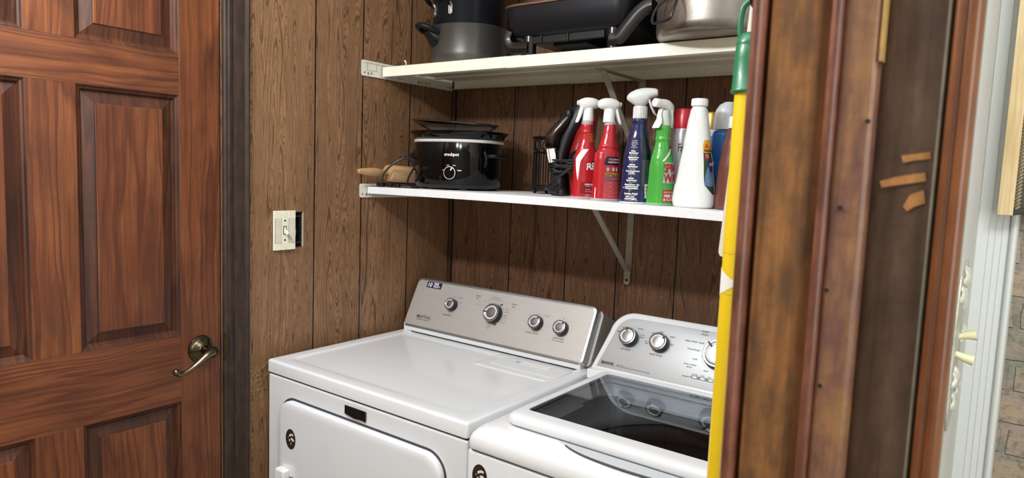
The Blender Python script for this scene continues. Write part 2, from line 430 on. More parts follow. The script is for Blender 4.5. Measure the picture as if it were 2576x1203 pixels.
MB().lathe([(.0125, -.006), (.0135, 0), (.0135, .008), (.0120, .011), (.0085, .0118), (.008, .010)], hx((.046, .002, 0)), 28, MX).build('lever_cap', plain('dark_bronze', '#3a352a', .3, metal=.9), h)
b = MB()
for dz in (.0225, -.0225):
    MB().lathe([(.0042, 0), (.0042, .0008)], hx((.0085, 0, dz)), 14, MX).build('screw_hole', M['gap'], h)

# ---- light switch plate, slipped aside over the box hole
sw = thing('light_switch', 'yellowed cream toggle switch plate with vertical ribs, shifted off its wall box', 'light switch', (0, -.669, 1.262))
ivory = plain('ivory_plastic', '#efead4', .45, noise=.07, nscale=180)
def swf(y, z, d): return (d, y, z)
b = MB()
b.box(.0015, .0075, -.7035, -.6795, 1.210, 1.3155).box(.0015, .0075, -.6792, -.6605, 1.210, 1.3155).box(.0015, .0075, -.6602, -.6365, 1.210, 1.3155)
pl = P(sw, 'plate', b, ivory, bevel=.0012)
b = MB()
for k in range(6):
    for y0 in (-.6985, -.6568):
        y = y0 + k * .0031
        b.box(.0075, .0088, y, y + .0019, 1.229, 1.296)
PP(pl, 'ribs', b, ivory, bevel=.0004, seg=1)
b = MB()
for y0 in (-.7000, -.6583):
    for k in range(7): b.box(.0074, .0078, y0 + k * .0031, y0 + k * .0031 + .0011, 1.229, 1.296)
b.box(.0074, .0079, -.6755, -.6650, 1.2515, 1.2745)
for z in (1.237, 1.289): b.lathe([(.0026, 0), (.0026, .0006)], (.0075, -.670, z), 12, MX)
PP(pl, 'slots', b, plain('dark_slot', '#1c1812', .8))
b = MB().box(.0076, .0086, -.6735, -.667, 1.2535, 1.2725)
MR = Matrix.Rotation(math.radians(28), 3, 'Y')
b.box(-.001, .0165, -.0026, .0026, -.0038, .0038, MR, (.0075, -.670, 1.2615))
P(sw, 'toggle', b, plain('toggle_white', '#eae6d6', .35), bevel=.0012)
# steel box in the wall hole with cables
jb = thing('junction_box', 'open dark steel wall box with white cables in the hole right of the switch plate', 'electrical box', (-.03, -.645, 1.262))
b = MB(); y0, y1, z0, z1 = -.6895, -.6095, 1.2145, 1.3105
b.box(-.062, -.060, y0, y1, z0, z1).box(-.060, -.004, y0, y0 + .002, z0, z1).box(-.060, -.004, y1 - .002, y1, z0, z1).box(-.060, -.004, y0, y1, z0, z0 + .002).box(-.060, -.004, y0, y1, z1 - .002, z1)
b.box(-.010, -.006, y1 - .022, y1 - .002, z1 - .014, z1 - .010).box(-.010, -.006, y1 - .022, y1 - .002, z0 + .010, z0 + .014)
P(jb, 'box', b, plain('dull_steel', '#3a3e42', .5, metal=.5, noise=.3))
for k in range(3):
    b = MB().tube(cr([(-.045, -.645, 1.295), (-.020, -.6365 + k * .0032, 1.282), (-.010, -.6330 + k * .0036, 1.262), (-.014, -.6350 + k * .0036, 1.238), (-.040, -.642 + k * .002, 1.226)], 6), .0021, 8)
    P(jb, 'cable', b, plain('cable_white', '#d6d6d0', .5))
struct(MB().box(-.010, -.0002, -.6075, -.606, 1.214, 1.311).box(-.010, -.0002, -.690, -.606, 1.2125, 1.214).build('trim_3', plain('torn_hardboard', '#cbb9a0', .9, noise=.3, nscale=200)))

# ------------------------------------------------------------------ foreground door frame at the end of the partition
fr = sempty('trim_4')
YF = -1.316
mj1 = old_wood('frame_wood_amber', '#966437', '#68482c', '#472c1b', 1.)
mj2 = old_wood('frame_wood_red', '#845240', '#5f392a', '#3c251d', 2., rough=.3)
mj3 = old_wood('frame_wood_dark', '#5f4939', '#49352a', '#2b1d15', 5., coat=.05)
mj4 = old_wood('frame_wood_chestnut', '#7c4a28', '#693a20', '#3f2214', 8., rough=.25, cross=False, coat=.5)
def ext(poly, name, mat, par=fr, z0=0., z1=2.12):
    return MB().prism(poly, lambda x, y: (x, y, z0), lambda x, y: (x, y, z1)).build(name, mat, par, angle=28)
def arc(cx, cy, rx, ry, a0, a1, n=8):
    return [(cx + rx * math.cos(math.radians(a0 + (a1 - a0) * i / n)), cy + ry * math.sin(math.radians(a0 + (a1 - a0) * i / n))) for i in range(n + 1)]
# outer bead
ext([(1.4235, YF + .020)] + arc(1.4277, YF - .0005, .0042, .0055, 180, 360) + [(1.4335, YF + .003), (1.4345, YF + .020)], 'bead', mj2)
# broad amber flat with a cove
ext([(1.4340, YF + .020), (1.4340, YF + .003), (1.4362, YF - .001), (1.450, YF - .0018), (1.4600, YF - .0005), (1.4660, YF + .0030), (1.4702, YF + .0042), (1.4706, YF + .020)], 'casing', mj1)
ext([(1.4706, YF + .020), (1.4706, YF + .004)] + arc(1.4745, YF + .001, .0038, .0052, 180, 360) + [(1.4785, YF + .020)], 'bead', mj2)
ext([(1.4785, YF + .020), (1.4787, YF - .0005), (1.4805, YF - .0014), (1.4955, YF - .0010), (1.4978, YF + .0005), (1.4990, YF + .006), (1.4990, YF + .020)], 'casing', old_wood('frame_wood_mauve', '#936a45', '#6e4a42', '#4a3029', 4.))
# darker jamb board
jb_ = ext([(1.4990, YF + .022), (1.4990, YF + .008), (1.5045, YF + .0055), (1.5305, YF + .0045), (1.5308, YF + .0022), (1.5325, YF + .0018), (1.5330, YF + .022)], 'jamb', mj3)
# greenish worn line + right moulding
ext([(1.5306, YF + .004), (1.5308, YF - .0006), (1.5320, YF - .0008), (1.5334, YF + .004)], 'paint_line', plain('worn_paint_line', '#7d7765', .6, noise=.4, nscale=40))
ext([(1.5338, YF + .022), (1.5338, YF + .0005)] + arc(1.5375, YF - .0005, .0032, .0030, 180, 330, 6) + arc(1.5430, YF - .0015, .0036, .0035, 200, 350, 6) + [(1.5475, YF + .0015), (1.5478, YF + .008), (1.5460, YF + .022)], 'moulding', mj4)
ext([(1.4982, YF + .004), (1.4984, YF - .0012), (1.5002, YF - .0006), (1.5006, YF + .006)], 'worn_edge', plain('worn_yellow_edge', '#b08c4e', .5, noise=.3, nscale=60), z0=1.512)
# core of the frame that carries them round to the partition
MB().box(1.425, 1.5325, YF + .019, -1.294, 0, 2.12).build('backing', mj3, fr)
MB().box(1.425, 1.441, -1.294, -1.262, 0, 2.12).box(1.510, 1.5325, -1.294, -1.262, 0, 2.12).build('return_strip', mj3, fr)
# scraped marks and nail holes in the frame
msc = plain('bare_wood_scrape', '#b37b45', .6, noise=.25, nscale=300)
scr = []
def onY(px, py, y):      # pixel of the photo -> point on the plane y = const
    d = ROT @ Vector((px - W_PX / 2, -(py - H_PX / 2), -F_PX)); return CAM + d * ((y - CAM.y) / d.y)
for poly in ([(2268, 392), (2300, 388), (2340, 382), (2342, 400), (2300, 404), (2272, 410)],
             [(2214, 456), (2250, 446), (2328, 434), (2330, 456), (2270, 464), (2218, 472)],
             [(2290, 490), (2325, 478), (2328, 512), (2300, 520), (2282, 532), (2272, 520)]):
    q = [onY(x, y, YF + .0052) for x, y in poly]
    scr.append(MB().prism([(p.x, p.z) for p in q], lambda x, z: (x, YF + .0056, z), lambda x, z: (x, YF + .0042, z)).build('scrape', msc, fr))
for x, y, r in ((2183, 305, .0014), (2114, 523, .0015), (2080, 730, .0012), (2063, 970, .0013), (1995, 775, .0008)):
    q = onY(x, y, YF - .001)
    MB().lathe([(r, 0), (r, .0035)], (q.x, YF - .0022 if q.x > 1.479 else YF + .002, q.z), 12, Matrix(((1, 0, 0), (0, 0, 1), (0, 1, 0)))).build('nail_hole', plain('nail_dark', '#1d130c', .8), fr)

# white fluted casing against the brick
fb = sempty('trim_5')
pf = [(1.5091, 0), (1.5091, -.018), (1.5260, -.020)]
for x in (1.530, 1.5415, 1.553):
    pf += [(x - .0012, -.0200), (x - .0006, -.0218), (x + .0006, -.0218), (x + .0012, -.0200)]
pf += [(1.562, -.020), (1.564, -.016), (1.566, -.022)] + arc(1.572, -.022, .006, .008, 180, 360, 6) + [(1.580, 0)]
MB().prism(pf, lambda x, y: (x, y - .001, 0), lambda x, y: (x, y - .001, 2.2)).build('casing', plain('white_trim_paint', '#dfe2de', .4), fb, angle=25)

# picture-like wooden frame hung in front of the fluted casing
hf = thing('picture_frame', 'pale bare-wood frame with twisted rope trim hanging on the brick beside white casing', 'picture frame', (1.60, -.05, 1.39))
mpl = pine('pale_pine', True, 4., axis=0, light='#ead4a8', mid='#dfc595', dark='#bfa06c', rough=.6)
P(hf, 'side_rail', MB().box(1.5405, 1.5665, -.080, -.045, 1.392, 2.15), mpl, bevel=.001)
P(hf, 'side_rail', MB().box(1.865, 1.890, -.080, -.045, 1.392, 2.15), mpl, bevel=.001)
P(hf, 'top_rail', MB().box(1.5665, 1.865, -.080, -.045, 2.12, 2.15), mpl, bevel=.001)
P(hf, 'back_panel', MB().box(1.5665, 1.865, -.050, -.045, 1.40, 2.12), plain('dark_backing', '#55503f', .8))
b = MB()
for k in range(100):
    z = 1.402 + k * .0072
    b.tube([(1.5668, -.074, z), (1.5712, -.079, z + .0045), (1.5755, -.074, z + .009)], .0022, 6)
rp = P(hf, 'rope_trim', b, plain('jute', '#a3977c', .8, noise=.3, nscale=300))
P(hf, 'metal_corner', MB().prism([(1.566, 1.392), (1.59, 1.398), (1.596, 1.403), (1.59, 1.408), (1.566, 1.406)], lambda x, z: (x, -.079, z), lambda x, z: (x, -.060, z)), plain('dark_pewter', '#4d4c44', .4, metal=.7), bevel=.002)

# ornate double switch plate on the brick-room side of the partition
sp = thing('switch_plate', 'ornate silver leaf-edged switch plate with two cream toggles on white partition side', 'switch plate', (1.509, -.40, 1.18))
pts = cr([(-.50, 1.300, 0), (-.42, 1.292, 0), (-.37, 1.318, 0), (-.335, 1.312, 0), (-.325, 1.27, 0), (-.34, 1.22, 0), (-.335, 1.17, 0), (-.35, 1.12, 0), (-.375, 1.06, 0), (-.43, 1.05, 0), (-.50, 1.06, 0), (-.52, 1.17, 0)], 5, closed=True)
P(sp, 'plate', MB().prism([(p.x, p.y) for p in pts], lambda y, z: (1.5093, y, z), lambda y, z: (1.5125, y, z)), plain('tarnished_silver', '#dcdccc', .35, metal=.2, noise=.35, nscale=45, bump=.8), bevel=.001)
b = MB()
random.seed(3)
for k in range(26):
    y = -.50 + random.random() * .16; z = 1.07 + random.random() * .23
    if -.47 < y < -.36 and 1.13 < z < 1.22: continue
    P(sp, 'leaf_relief', MB().tube(cr([(1.512, y, z), (1.5165, y + .008, z + .012), (1.512, y + .013, z + .026)], 3), [.0015] + [.004] * 5 + [.0012], 6), bpy.data.materials['tarnished_silver'])
for (y, z, up) in ((-.405, 1.196, 1), (-.450, 1.168, -1)):
    b = MB(); b.tube([(1.511, y, z - .004 * up), (1.524, y, z + .001 * up), (1.537, y, z + .003 * up)], [.0050, .0068, .0088], 10)
    P(sp, 'toggle', b, plain('cream_toggle', '#ece6bd', .4))

# ------------------------------------------------------------------ shelves
def side_bracket(name, label, ztop, zbot, group=None):
    t = thing(name, label, 'shelf bracket', (0, -.21, zbot), group=group)
    b = MB()
    pr = rrect(.404, ztop - zbot, .006, 4, -.2085, (ztop + zbot) / 2)
    b.prism(pr, lambda y, z: (.0005, y, z), lambda y, z: (.0022, y, z))
    b.box(.0005, .0042, -.405, -.008, zbot, zbot + .003)
    b.box(.0005, .0042, -.405, -.008, ztop - .007, ztop - .0045)
    pl = P(t, 'plate', b, M['grey_metal'], bevel=.0005, seg=1)
    for y in (-.399, -.372, -.305, -.292, -.262, -.250, -.158, -.139, -.125, -.035):
        PP(pl, 'screw_hole', MB().lathe([(.0022, 0), (.0022, .0006)], (.0020, y, zbot + .0105), 10, MX), M['gap'])
    for y in (-.385, -.175, -.023):
        PP(pl, 'screw', MB().lathe([(.0038, 0), (.0036, .0014), (.002, .002)], (.0022, y, zbot + .0095), 14, MX), M['chrome'])
    return t
sb1 = side_bracket('shelf_bracket', 'cream metal bracket plate on the left wall at end of upper shelf', 1.752, 1.706, 'side brackets of the shelves')
b = MB()
for (a0, a1, c0, c1) in ((-.390, -.352, 1.745, 1.7458), (-.390, -.352, 1.7235, 1.7242), (-.390, -.3893, 1.7235, 1.7458), (-.3525, -.352, 1.7235, 1.7458)):
    b.box(.0018, .0026, a0, a1, c0, c1)
P(sb1, 'slot_outline', b, M['ink_grey'])
sb2 = side_bracket('shelf_bracket', 'cream metal bracket plate on the left wall at end of lower shelf', 1.390, 1.349, 'side brackets of the shelves')

us = thing('metal_shelf', 'upper cream metal shelf carrying the cooking pots, two overlapping sections', 'shelf', (.7, -.17, 1.71))
def metal_shelf(x0, x1, dz, nm, yf, yb=-.012):
    b = MB(); zt, zb = 1.740 + dz, 1.7105 + dz
    b.box(x0, x1, yf, yb, zt - .0015, zt)
    b.box(x0, x1, yf, yf + .0015, zb, zt)
    b.box(x0, x1, yf, yf + .016, zb, zb + .0012)
    b.box(x0, x1, yb - .0015, yb, zb, zt)
    b.box(x0, x1, yb - .016, yb, zb, zb + .0012)
    for k in range(3):
        y = yf + .075 + k * .075
        b.box(x0, x1, y, y + .018, zt - .0065, zt - .001)
    return P(us, nm, b, M['cream_metal'], bevel=.0012, seg=2)
metal_shelf(.010, .520, 0, 'shelf_section', -.335)
metal_shelf(.478, 1.436, -.0018, 'shelf_section', -.3372, -.0145)

ls = thing('white_shelf', 'lower white melamine shelf holding the slow cooker and cleaning bottles', 'shelf', (.7, -.2, 1.361))
# slightly sagging board
b = MB(); rs = []
N = 40
for i in range(N + 1):
    x = .009 + (1.436 - .009) * i / N
    zt = 1.3815 - .006 * max(0, (x - .55) / .9) ** 1.0 * 1.0
    zt = 1.3815 + .002 * math.sin(PI * min(x, .9) / .9) - .006 * max(0, (x - .72)) / .38 * .9
    rs.append([Vector((x, -.385, zt - .0205)), Vector((x, -.012, zt - .0205)), Vector((x, -.012, zt)), Vector((x, -.385, zt))])
b.rings(rs)
P(ls, 'board', b, M['shelf_white'], bevel=.0012)
def shelf_z(x): return 1.3815 + .002 * math.sin(PI * min(x, .9) / .9) - .006 * max(0, (x - .72)) / .38 * .9

def wall_bracket(label, x, ztop, drop, reach, foot=True):
    t = thing('wall_bracket', label, 'shelf bracket', (x, 0, ztop - drop), group='triangular brackets under the shelves')
    w = .010
    b = MB().box(x - w, x + w, -.004, -.0005, ztop - drop + .022, ztop)
    b2 = rrect(.020, .045, .009, 5, x, ztop - drop + .012)
    b.prism(b2, lambda u, z: (u, -.0075, z), lambda u, z: (u, -.0040, z))
    a = P(t, 'wall_leg', b, M['bracket'], bevel=.001)
    PP(a, 'screw', MB().lathe([(.0042, 0), (.0036, .0016), (.001, .002)], (x, -.0075, ztop - drop + .003), 14, Matrix(((1, 0, 0), (0, 0, -1), (0, 1, 0)))), plain('dark_screw', '#2f2c26', .5, metal=.6))
    P(t, 'shelf_leg', MB().box(x - w, x + w, -reach - .03, -.001, ztop - .004, ztop - .0005), M['bracket'], bevel=.001)
    d = Vector((0, -reach + .006, drop - .034)); L = d.length; ang = math.atan2(-d.y, d.z)
    R = Matrix.Rotation(ang, 3, 'X')
    bb = MB().box(-w * .85, w * .85, -.0022, .0022, 0, L, R, (x, -.008, ztop - drop + .030))
    P(t, 'diagonal_brace', bb, M['bracket'], bevel=.001)
    return t
wall_bracket('dull cream triangular bracket under the upper shelf, behind the dark blue spray bottle', .702, 1.7095, .245, .225)
wall_bracket('dull cream triangular bracket under the lower shelf above the dryer controls', .689, 1.361, .220, .215)

# ------------------------------------------------------------------ dryer
dr = thing('clothes_dryer', 'white front-load clothes dryer with brushed silver control panel, against the panelled wall', 'clothes dryer', (.373, -.38, 0))
x0, x1 = .030, .716; yf = -.734
P(dr, 'cabinet', MB().box(x0, x1, yf, -.03, .03, .892), M['enamel'], bevel=.006, seg=3)
b = MB()
P(dr, 'seam', MB().box(x0 + .004, x1 - .004, yf + .004, -.04, .889, .900), M['gap'])
# lid with slightly sunken deck
b = MB(); rs = []
def deckring(ins, z, r, x0=x0 - .001, x1=x1 + .001, y0=yf - .003, y1=-.06):
    return [Vector((px, py, z)) for px, py in rrect(x1 - x0 - 2 * ins, y1 - y0 - 2 * ins, r, 5, (x0 + x1) / 2, (y0 + y1) / 2)]
for ins, z, r in ((.001, .8965, .007), (0, .8980, .008), (0, .9235, .008), (.0008, .9265, .008), (.0026, .9287, .007), (.0055, .9297, .006), (.010, .9300, .005), (.036, .9300, .034), (.040, .9292, .032), (.043, .9275, .030), (.047, .9268, .028), (.060, .9268, .020)):
    rs.append(deckring(ins, z, r))
b.rings(rs)
lid = P(dr, 'top_panel', b, M['enamel'], angle=32)
# raised ledge + lint door
b = MB()
pol = [(.437, -.392), (.700, -.392), (.700, -.262), (.437, -.262)]
rs = []
for ins, z in ((0, .9262), (.003, .9285), (.010, .9298)):
    rs.append([Vector((px, py, z)) for px, py in rrect(.262 - 2 * ins, .130 - 2 * ins, .012, 4, .568, -.327)])
b.rings(rs)
P(dr, 'lint_ledge', b, M['enamel'], angle=50)
b = MB().prism(rrect(.212, .082, .004, 3, .578, -.318), lambda x, y: (x, y, .9297), lambda x, y: (x, y, .9312))
ld = P(dr, 'lint_screen_door', b, M['enamel'], bevel=.0007)
PP(ld, 'finger_pull', MB().prism([(.536, -.312), (.545, -.290), (.632, -.290), (.632, -.313)], lambda x, y: (x, y, .9313), lambda x, y: (x, y, .9322)), M['white_plastic'], bevel=.0004)
PP(ld, 'arrow', MB().prism([(.522, -.306), (.534, -.312), (.530, -.294)], lambda x, y: (x, y, .9312), lambda x, y: (x, y, .9318)), plain('arrow_grey', '#9a9c9e', .5))
# control console
cy0, cz0, cy1, cz1 = -.250, .945, -.180, 1.087
dz = Vector((0, cy1 - cy0, cz1 - cz0)); SL = dz.length; DV = dz.normalized(); DN = Vector((0, -DV.z, DV.y))
cf = plane_fn((0, cy0, cz0), (1, 0, 0), DV)
P(dr, 'console_base', MB().box(x0 + .004, x1 - .028, -.2475, -.06, .9275, .952), M['enamel'], bevel=.002)
P(dr, 'console_gap', MB().box(x0 + .020, x1 - .034, -.2490, -.2460, .9285, .9303), M['gap'])
def slant_shell(xa, xb, r, prof, off, L, fn, name, mat, par=dr, smooth=40):
    """rounded-rectangle plate on the slanted face; prof = (inset, height above the face)"""
    b = MB(); rs = []
    for ins, h in prof:
        rs.append([fn(u, v, h) for u, v in rrect(xb - xa - 2 * ins, L - 2 * ins, max(r - ins, .002), 7, (xa + xb) / 2, off + L / 2)])
    b.rings(rs); return P(par, name, b, mat, angle=smooth)
m_st = brushed('brushed_stainless', '#c4c0bb', .46, .14, .55)
m_st2 = brushed('brushed_edge', '#b9b9bb', .30, .12, .9)
slant_shell(.036, .7105, .020, [(.004, -.120), (.004, -.022)], -.003, .164, cf, 'console_rear', plain('console_grey', '#a9a7a3', .4, metal=.3))
slant_shell(.029, .6975, .018, [(.002, -.024), (0, -.020), (0, -.008), (.0035, -.0015), (.008, .0)], -.004, .168, cf, 'console_shell', m_st2)
pnl = slant_shell(.036, .6885, .014, [(0, -.001), (0, .0008)], .006, .148, cf, 'control_panel', m_st)
def knob(par, fn, u, v, R, H, ang, big=False):
    """round knob: black skirt, chrome rim, pale dished face, dark pointer"""
    o = fn(u, v, .001); N = fn(u, v, 1.) - fn(u, v, 0.); U = fn(u + 1, v, 0) - fn(u, v, 0); V = fn(u, v + 1, 0) - fn(u, v, 0)
    MM = Matrix((U, V, N)).transposed()
    k = P(par, 'knob', MB().lathe([(R * 1.04, 0), (R * 1.06, H * .2), (R * 1.0, H * .75), (R * .96, H * .9)], o, 36, MM), plain('knob_black', '#17181a', .3))
    PP(k, 'rim', MB().lathe([(R * .97, H * .86), (R * 1.0, H * .93), (R * .97, H), (R * .88, H * 1.02), (R * .78, H * .95), (R * .74, H * .93), (R * .70, H * .94)], o, 36, MM), plain('knob_rim_steel', '#a3a4a6', .22, metal=.9))
    PP(k, 'face', MB().lathe([(R * .76, H * .93), (R * .70, H * .955), (R * .35, H * .90), (R * .02, H * .88)], o, 36, MM), plain('knob_silver', '#e2e4e6', .5, spec=.3))
    a = math.radians(ang); R3 = Matrix.Rotation(a, 3, 'Z')
    bb = MB(); vs = MB().box(R * .62, R * 1.0, -R * .07, R * .07, H * .88, H * 1.07).v
    bb.add([MM @ (R3 @ Vector(q)) + o for q in vs], [(0, 1, 3, 2), (4, 6, 7, 5), (0, 4, 5, 1), (2, 3, 7, 6), (0, 2, 6, 4), (1, 5, 7, 3)])
    PP(k, 'pointer', bb, M['ink'])
    return k
for u, v, R, ang in ((.2075, .0905, .0180, 35), (.3705, .0880, .0275, 180), (.5235, .0860, .0198, 50), (.6065, .0845, .0198, 50)):
    knob(dr, cf, u, v, R, .020, ang)
def ctext(par, fn, items, mat, name='lettering', h=.0012):
    for it in items:
        txt, u, v, s = it[:4]; k = it[4] if len(it) > 4 else {}
        P(par, name, text_on(MB(), lambda a, c, u=u, v=v: fn(u + a, v + c, h), txt, s, **k), mat)
C_ = dict(align='CENTER')
ctext(dr, cf, [('MAYTAG', .0795, .0315, .0140, dict(bold=.00015, spacing=1.05)), ('COMMERCIAL TECHNOLOGY', .0795, .0255, .0042), ('timed\ndry', .2925, .138, .0078, dict(align='CENTER')), ('sensor\ndry', .430, .132, .0078, C_), ('off', .381, .1170, .0080, dict(bold=.0003)), ('off', .379, .0560, .0080, dict(bold=.0003)),
               ('temperature', .1975, .0560, .0062, C_), ('wrinkle control', .5145, .0545, .0068, C_), ('push to start', .604, .0540, .0068, C_), ('end of cycle signal', .604, .0475, .0052, C_)], M['ink'])
ctext(dr, cf, [('medium', .219, .1165, .0055), ('high', .229, .1025, .0055), ('low', .2025, .1165, .0055), ('freshen up cool', .344, .1365, .005), ('20   30   down', .348, .1300, .005), ('heavy', .292, .1060, .005), ('40', .336, .128, .005), ('50', .322, .121, .005), ('damp', .405, .1075, .005), ('more dry', .4035, .0990, .005), ('normal', .4035, .0885, .005), ('delicate', .4035, .0815, .005), ('less dry', .4000, .0750, .005), ('cool down', .395, .0665, .005), ('wrinkle\nguard', .363, .0515, .0045, C_), ('90 min.', .541, .1095, .0055), ('off', .517, .1110, .0055), ('on', .624, .1070, .0055), ('off', .600, .1115, .0055)], M['ink_grey'])
# curved guide lines around knobs
b = MB()
for u, v, R, a0, a1 in ((.2075, .0905, .0225, 20, 75), (.3705, .0880, .0325, 30, 120), (.3705, .0880, .0325, -60, 10), (.5235, .0860, .024, 40, 80), (.6065, .0845, .024, 40, 80)):
    b.tube([cf(u + R * math.cos(math.radians(a)), v + R * math.sin(math.radians(a)), .0009) for a in range(a0, a1 + 1, 6)], .00022, 4)
P(dr, 'dial_marks', b, M['ink_grey'])
# warranty sticker
st = P(dr, 'warranty_sticker', MB().prism([(.0765, .1325), (.1385, .1325), (.1385, .1525), (.0765, .1525)], lambda u, v: cf(u, v, .0006), lambda u, v: cf(u, v, .0012)), plain('navy_label', '#1c2340', .4))
b = MB()
text_on(b, lambda a, c: cf(.0785 + a, .1360 + c, .0015), '10', .0195, bold=.0006, shear=.1)
text_on(b, lambda a, c: cf(.1045 + a, .1445 + c, .0015), 'YEAR', .0088, bold=.0004)
text_on(b, lambda a, c: cf(.1045 + a, .1400 + c, .0015), 'LIMITED PARTS', .0038, bold=.0001)
text_on(b, lambda a, c: cf(.1045 + a, .1355 + c, .0015), 'WARRANTY', .0052, bold=.0002)
PP(st, 'lettering', b, M['white_ink'])
# front badge
b = MB().prism([(.3405, .8795), (.4135, .8795), (.4135, .8545), (.395, .8555), (.3770, .8535), (.359, .8560), (.3405, .8585)], lambda x, z: (x, yf - .0015, z), lambda x, z: (x, yf - .0045, z))
bd = P(dr, 'badge', b, plain('badge_black', '#101012', .18, coat=.6), bevel=.001)
b = text_on(MB(), lambda a, c: (.3770 + a, yf - .0049, .8645 + c), 'MAYTAG', .0125, align='CENTER', bold=.0003)
PP(bd, 'lettering', b, plain('badge_grey', '#34343a', .3, metal=.6))
# loading door
def front_rect(xa, xb, za, zb, r, prof, y, par, name, mat, rb=None, sharp=50):
    b = MB(); rs = []
    for ins, h in prof:
        rs.append([Vector((u, y - h, v)) for u, v in rrect(xb - xa - 2 * ins, zb - za - 2 * ins, max(r - ins, .004), 10, (xa + xb) / 2, (za + zb) / 2)])
    b.rings(rs); return P(par, name, b, mat, angle=sharp)
front_rect(.088, .662, .25, .846, .055, [(-.0015, -.001), (-.0015, .0008), (.004, .0008)], yf, dr, 'door_gap', plain('shadow_gap', '#3b3d44', .6))
ddr = front_rect(.092, .658, .254, .842, .052, [(0, 0), (0, .009), (.0025, .0135), (.007, .0155), (.020, .0160)], yf, dr, 'door', M['enamel'])
b = MB()
hp = [Vector((.113, yf - .016, .40)), Vector((.113, yf - .016, .664))]
b.box(.110, .1470, yf - .036, yf - .015, .40, .668)
PP(ddr, 'door_handle', b, M['white_plastic'], bevel=.0055, seg=4)
PP(ddr, 'handle_recess', MB().prism(rrect(.060, .26, .028, 8, .160, .520), lambda x, z: (x, yf - .0155, z), lambda x, z: (x, yf - .0166, z)), plain('recess_grey', '#77787c', .5))
def seal_sticker(par, cx, cz, rx, rz, y, name='round_sticker'):
    t = P(par, name, MB().prism([(cx + rx * math.cos(a * PI / 20), cz + rz * math.sin(a * PI / 20)) for a in range(40)], lambda x, z: (x, y, z), lambda x, z: (x, y - .0007, z)), plain('sticker_brown', '#2c1c16', .45))
    b = MB(); yy = y - .0011
    def sp(u, v): return (cx + rx * u, yy, cz + rz * v)
    def strip(cu, cv, r0, r1, a0, a1):
        vs = []; n = 8
        for i in range(n + 1):
            a = math.radians(a0 + (a1 - a0) * i / n)
            vs += [sp(cu + r0 * math.cos(a), cv + r0 * math.sin(a)), sp(cu + r1 * math.cos(a), cv + r1 * math.sin(a))]
        b.add(vs, [(2 * i, 2 * i + 1, 2 * i + 3, 2 * i + 2) for i in range(n)])
    strip(.35, -.42, .82, 1.03, 75, 130); strip(.35, -.42, .40, .62, 40, 120)
    for cu, cv, s in ((-.18, -.12, .19), (.14, -.42, .16), (.42, -.10, .13), (-.45, .14, .10)):
        vs = [sp(cu + (s if k % 2 == 0 else s * .42) * math.sin(k * PI / 5), cv + (s if k % 2 == 0 else s * .42) * math.cos(k * PI / 5)) for k in range(10)]
        b.add(vs, [tuple(range(10))])
    PP(t, 'flag_emblem', b, plain('sticker_white', '#e8e6e0', .45))
    b = MB()
    for txt, a_c, rad, up in (('AMERICAN MADE', 90, .70, 1), ('BUILT WITH PRIDE', 270, .90, -1)):
        n = len(txt)
        for i, ch in enumerate(txt):
            if ch == ' ': continue
            a = math.radians(a_c + up * (n / 2 - i - .5) * (9.5 if up == 1 else 8.0))
            vs, fs = text_geo(ch, .17, align='CENTER')
            rot = a - PI / 2 if up == 1 else a + PI / 2
            b.add([sp(rad * math.cos(a) + u * math.cos(rot) - v * math.sin(rot), rad * math.sin(a) + u * math.sin(rot) + v * math.cos(rot)) for u, v in vs], fs)
    PP(t, 'lettering', b, plain('sticker_tan', '#7c5c48', .45))
    return t
seal_sticker(dr, .1500, .7475, .0195, .0260, yf - .0160)

# ------------------------------------------------------------------ washing machine
wa = thing('washing_machine', 'white top-load washing machine with dark glass lid and silver console, right of dryer', 'washing machine', (1.07, -.40, 0))
wx0, wx1, wf = .726, 1.418, -.748
def wcab(ins, z, r): return [Vector((px, py, z)) for px, py in rrect(wx1 - wx0 - 2 * ins, (-.03 - wf) - 2 * ins, r, 5, (wx0 + wx1) / 2, (wf - .03) / 2)]
b = MB().rings([wcab(.004, .03, .006), wcab(0, .034, .010), wcab(0, .878, .010), wcab(.001, .882, .010), wcab(.005, .884, .009), wcab(.020, .884, .008), wcab(.022, .50, .006)], True, True)
P(wa, 'cabinet', b, M['enamel2'], angle=50)
P(wa, 'seam', MB().rings([wcab(.005, .880, .01), wcab(.005, .892, .01), wcab(.018, .892, .01), wcab(.018, .880, .01)], closed=True), M['gap'])
# deck: rounded outer, opening for the tub
b = MB(); rs = []
def wring(ins, z, r, xa=wx0, xb=wx1, ya=wf - .004, yb=-.05, n=8):
    return [Vector((px, py, z)) for px, py in rrect(xb - xa - 2 * ins, yb - ya - 2 * ins, r, n, (xa + xb) / 2, (ya + yb) / 2)]
for ins, z, r in ((.001, .889, .018), (0, .8915, .019), (0, .906, .020), (.004, .916, .020), (.012, .926, .024), (.022, .932, .026), (.036, .9345, .03)):
    rs.append(wring(ins, z, r))
ix0, ix1, iy0, iy1 = .792, 1.362, -.668, -.300
def iring(ins, z, r): return [Vector((px, py, z)) for px, py in rrect(ix1 - ix0 - 2 * ins, iy1 - iy0 - 2 * ins, r, 8, (ix0 + ix1) / 2, (iy0 + iy1) / 2)]
rs += [iring(-.012, .9350, .05), iring(0, .934, .045), iring(.002, .925, .045), iring(.012, .905, .05)]
b.rings(rs, False, False)
# no bottom cap: the rings close over the cabinet seam
P(wa, 'top_deck', b, M['enamel2'], angle=50)
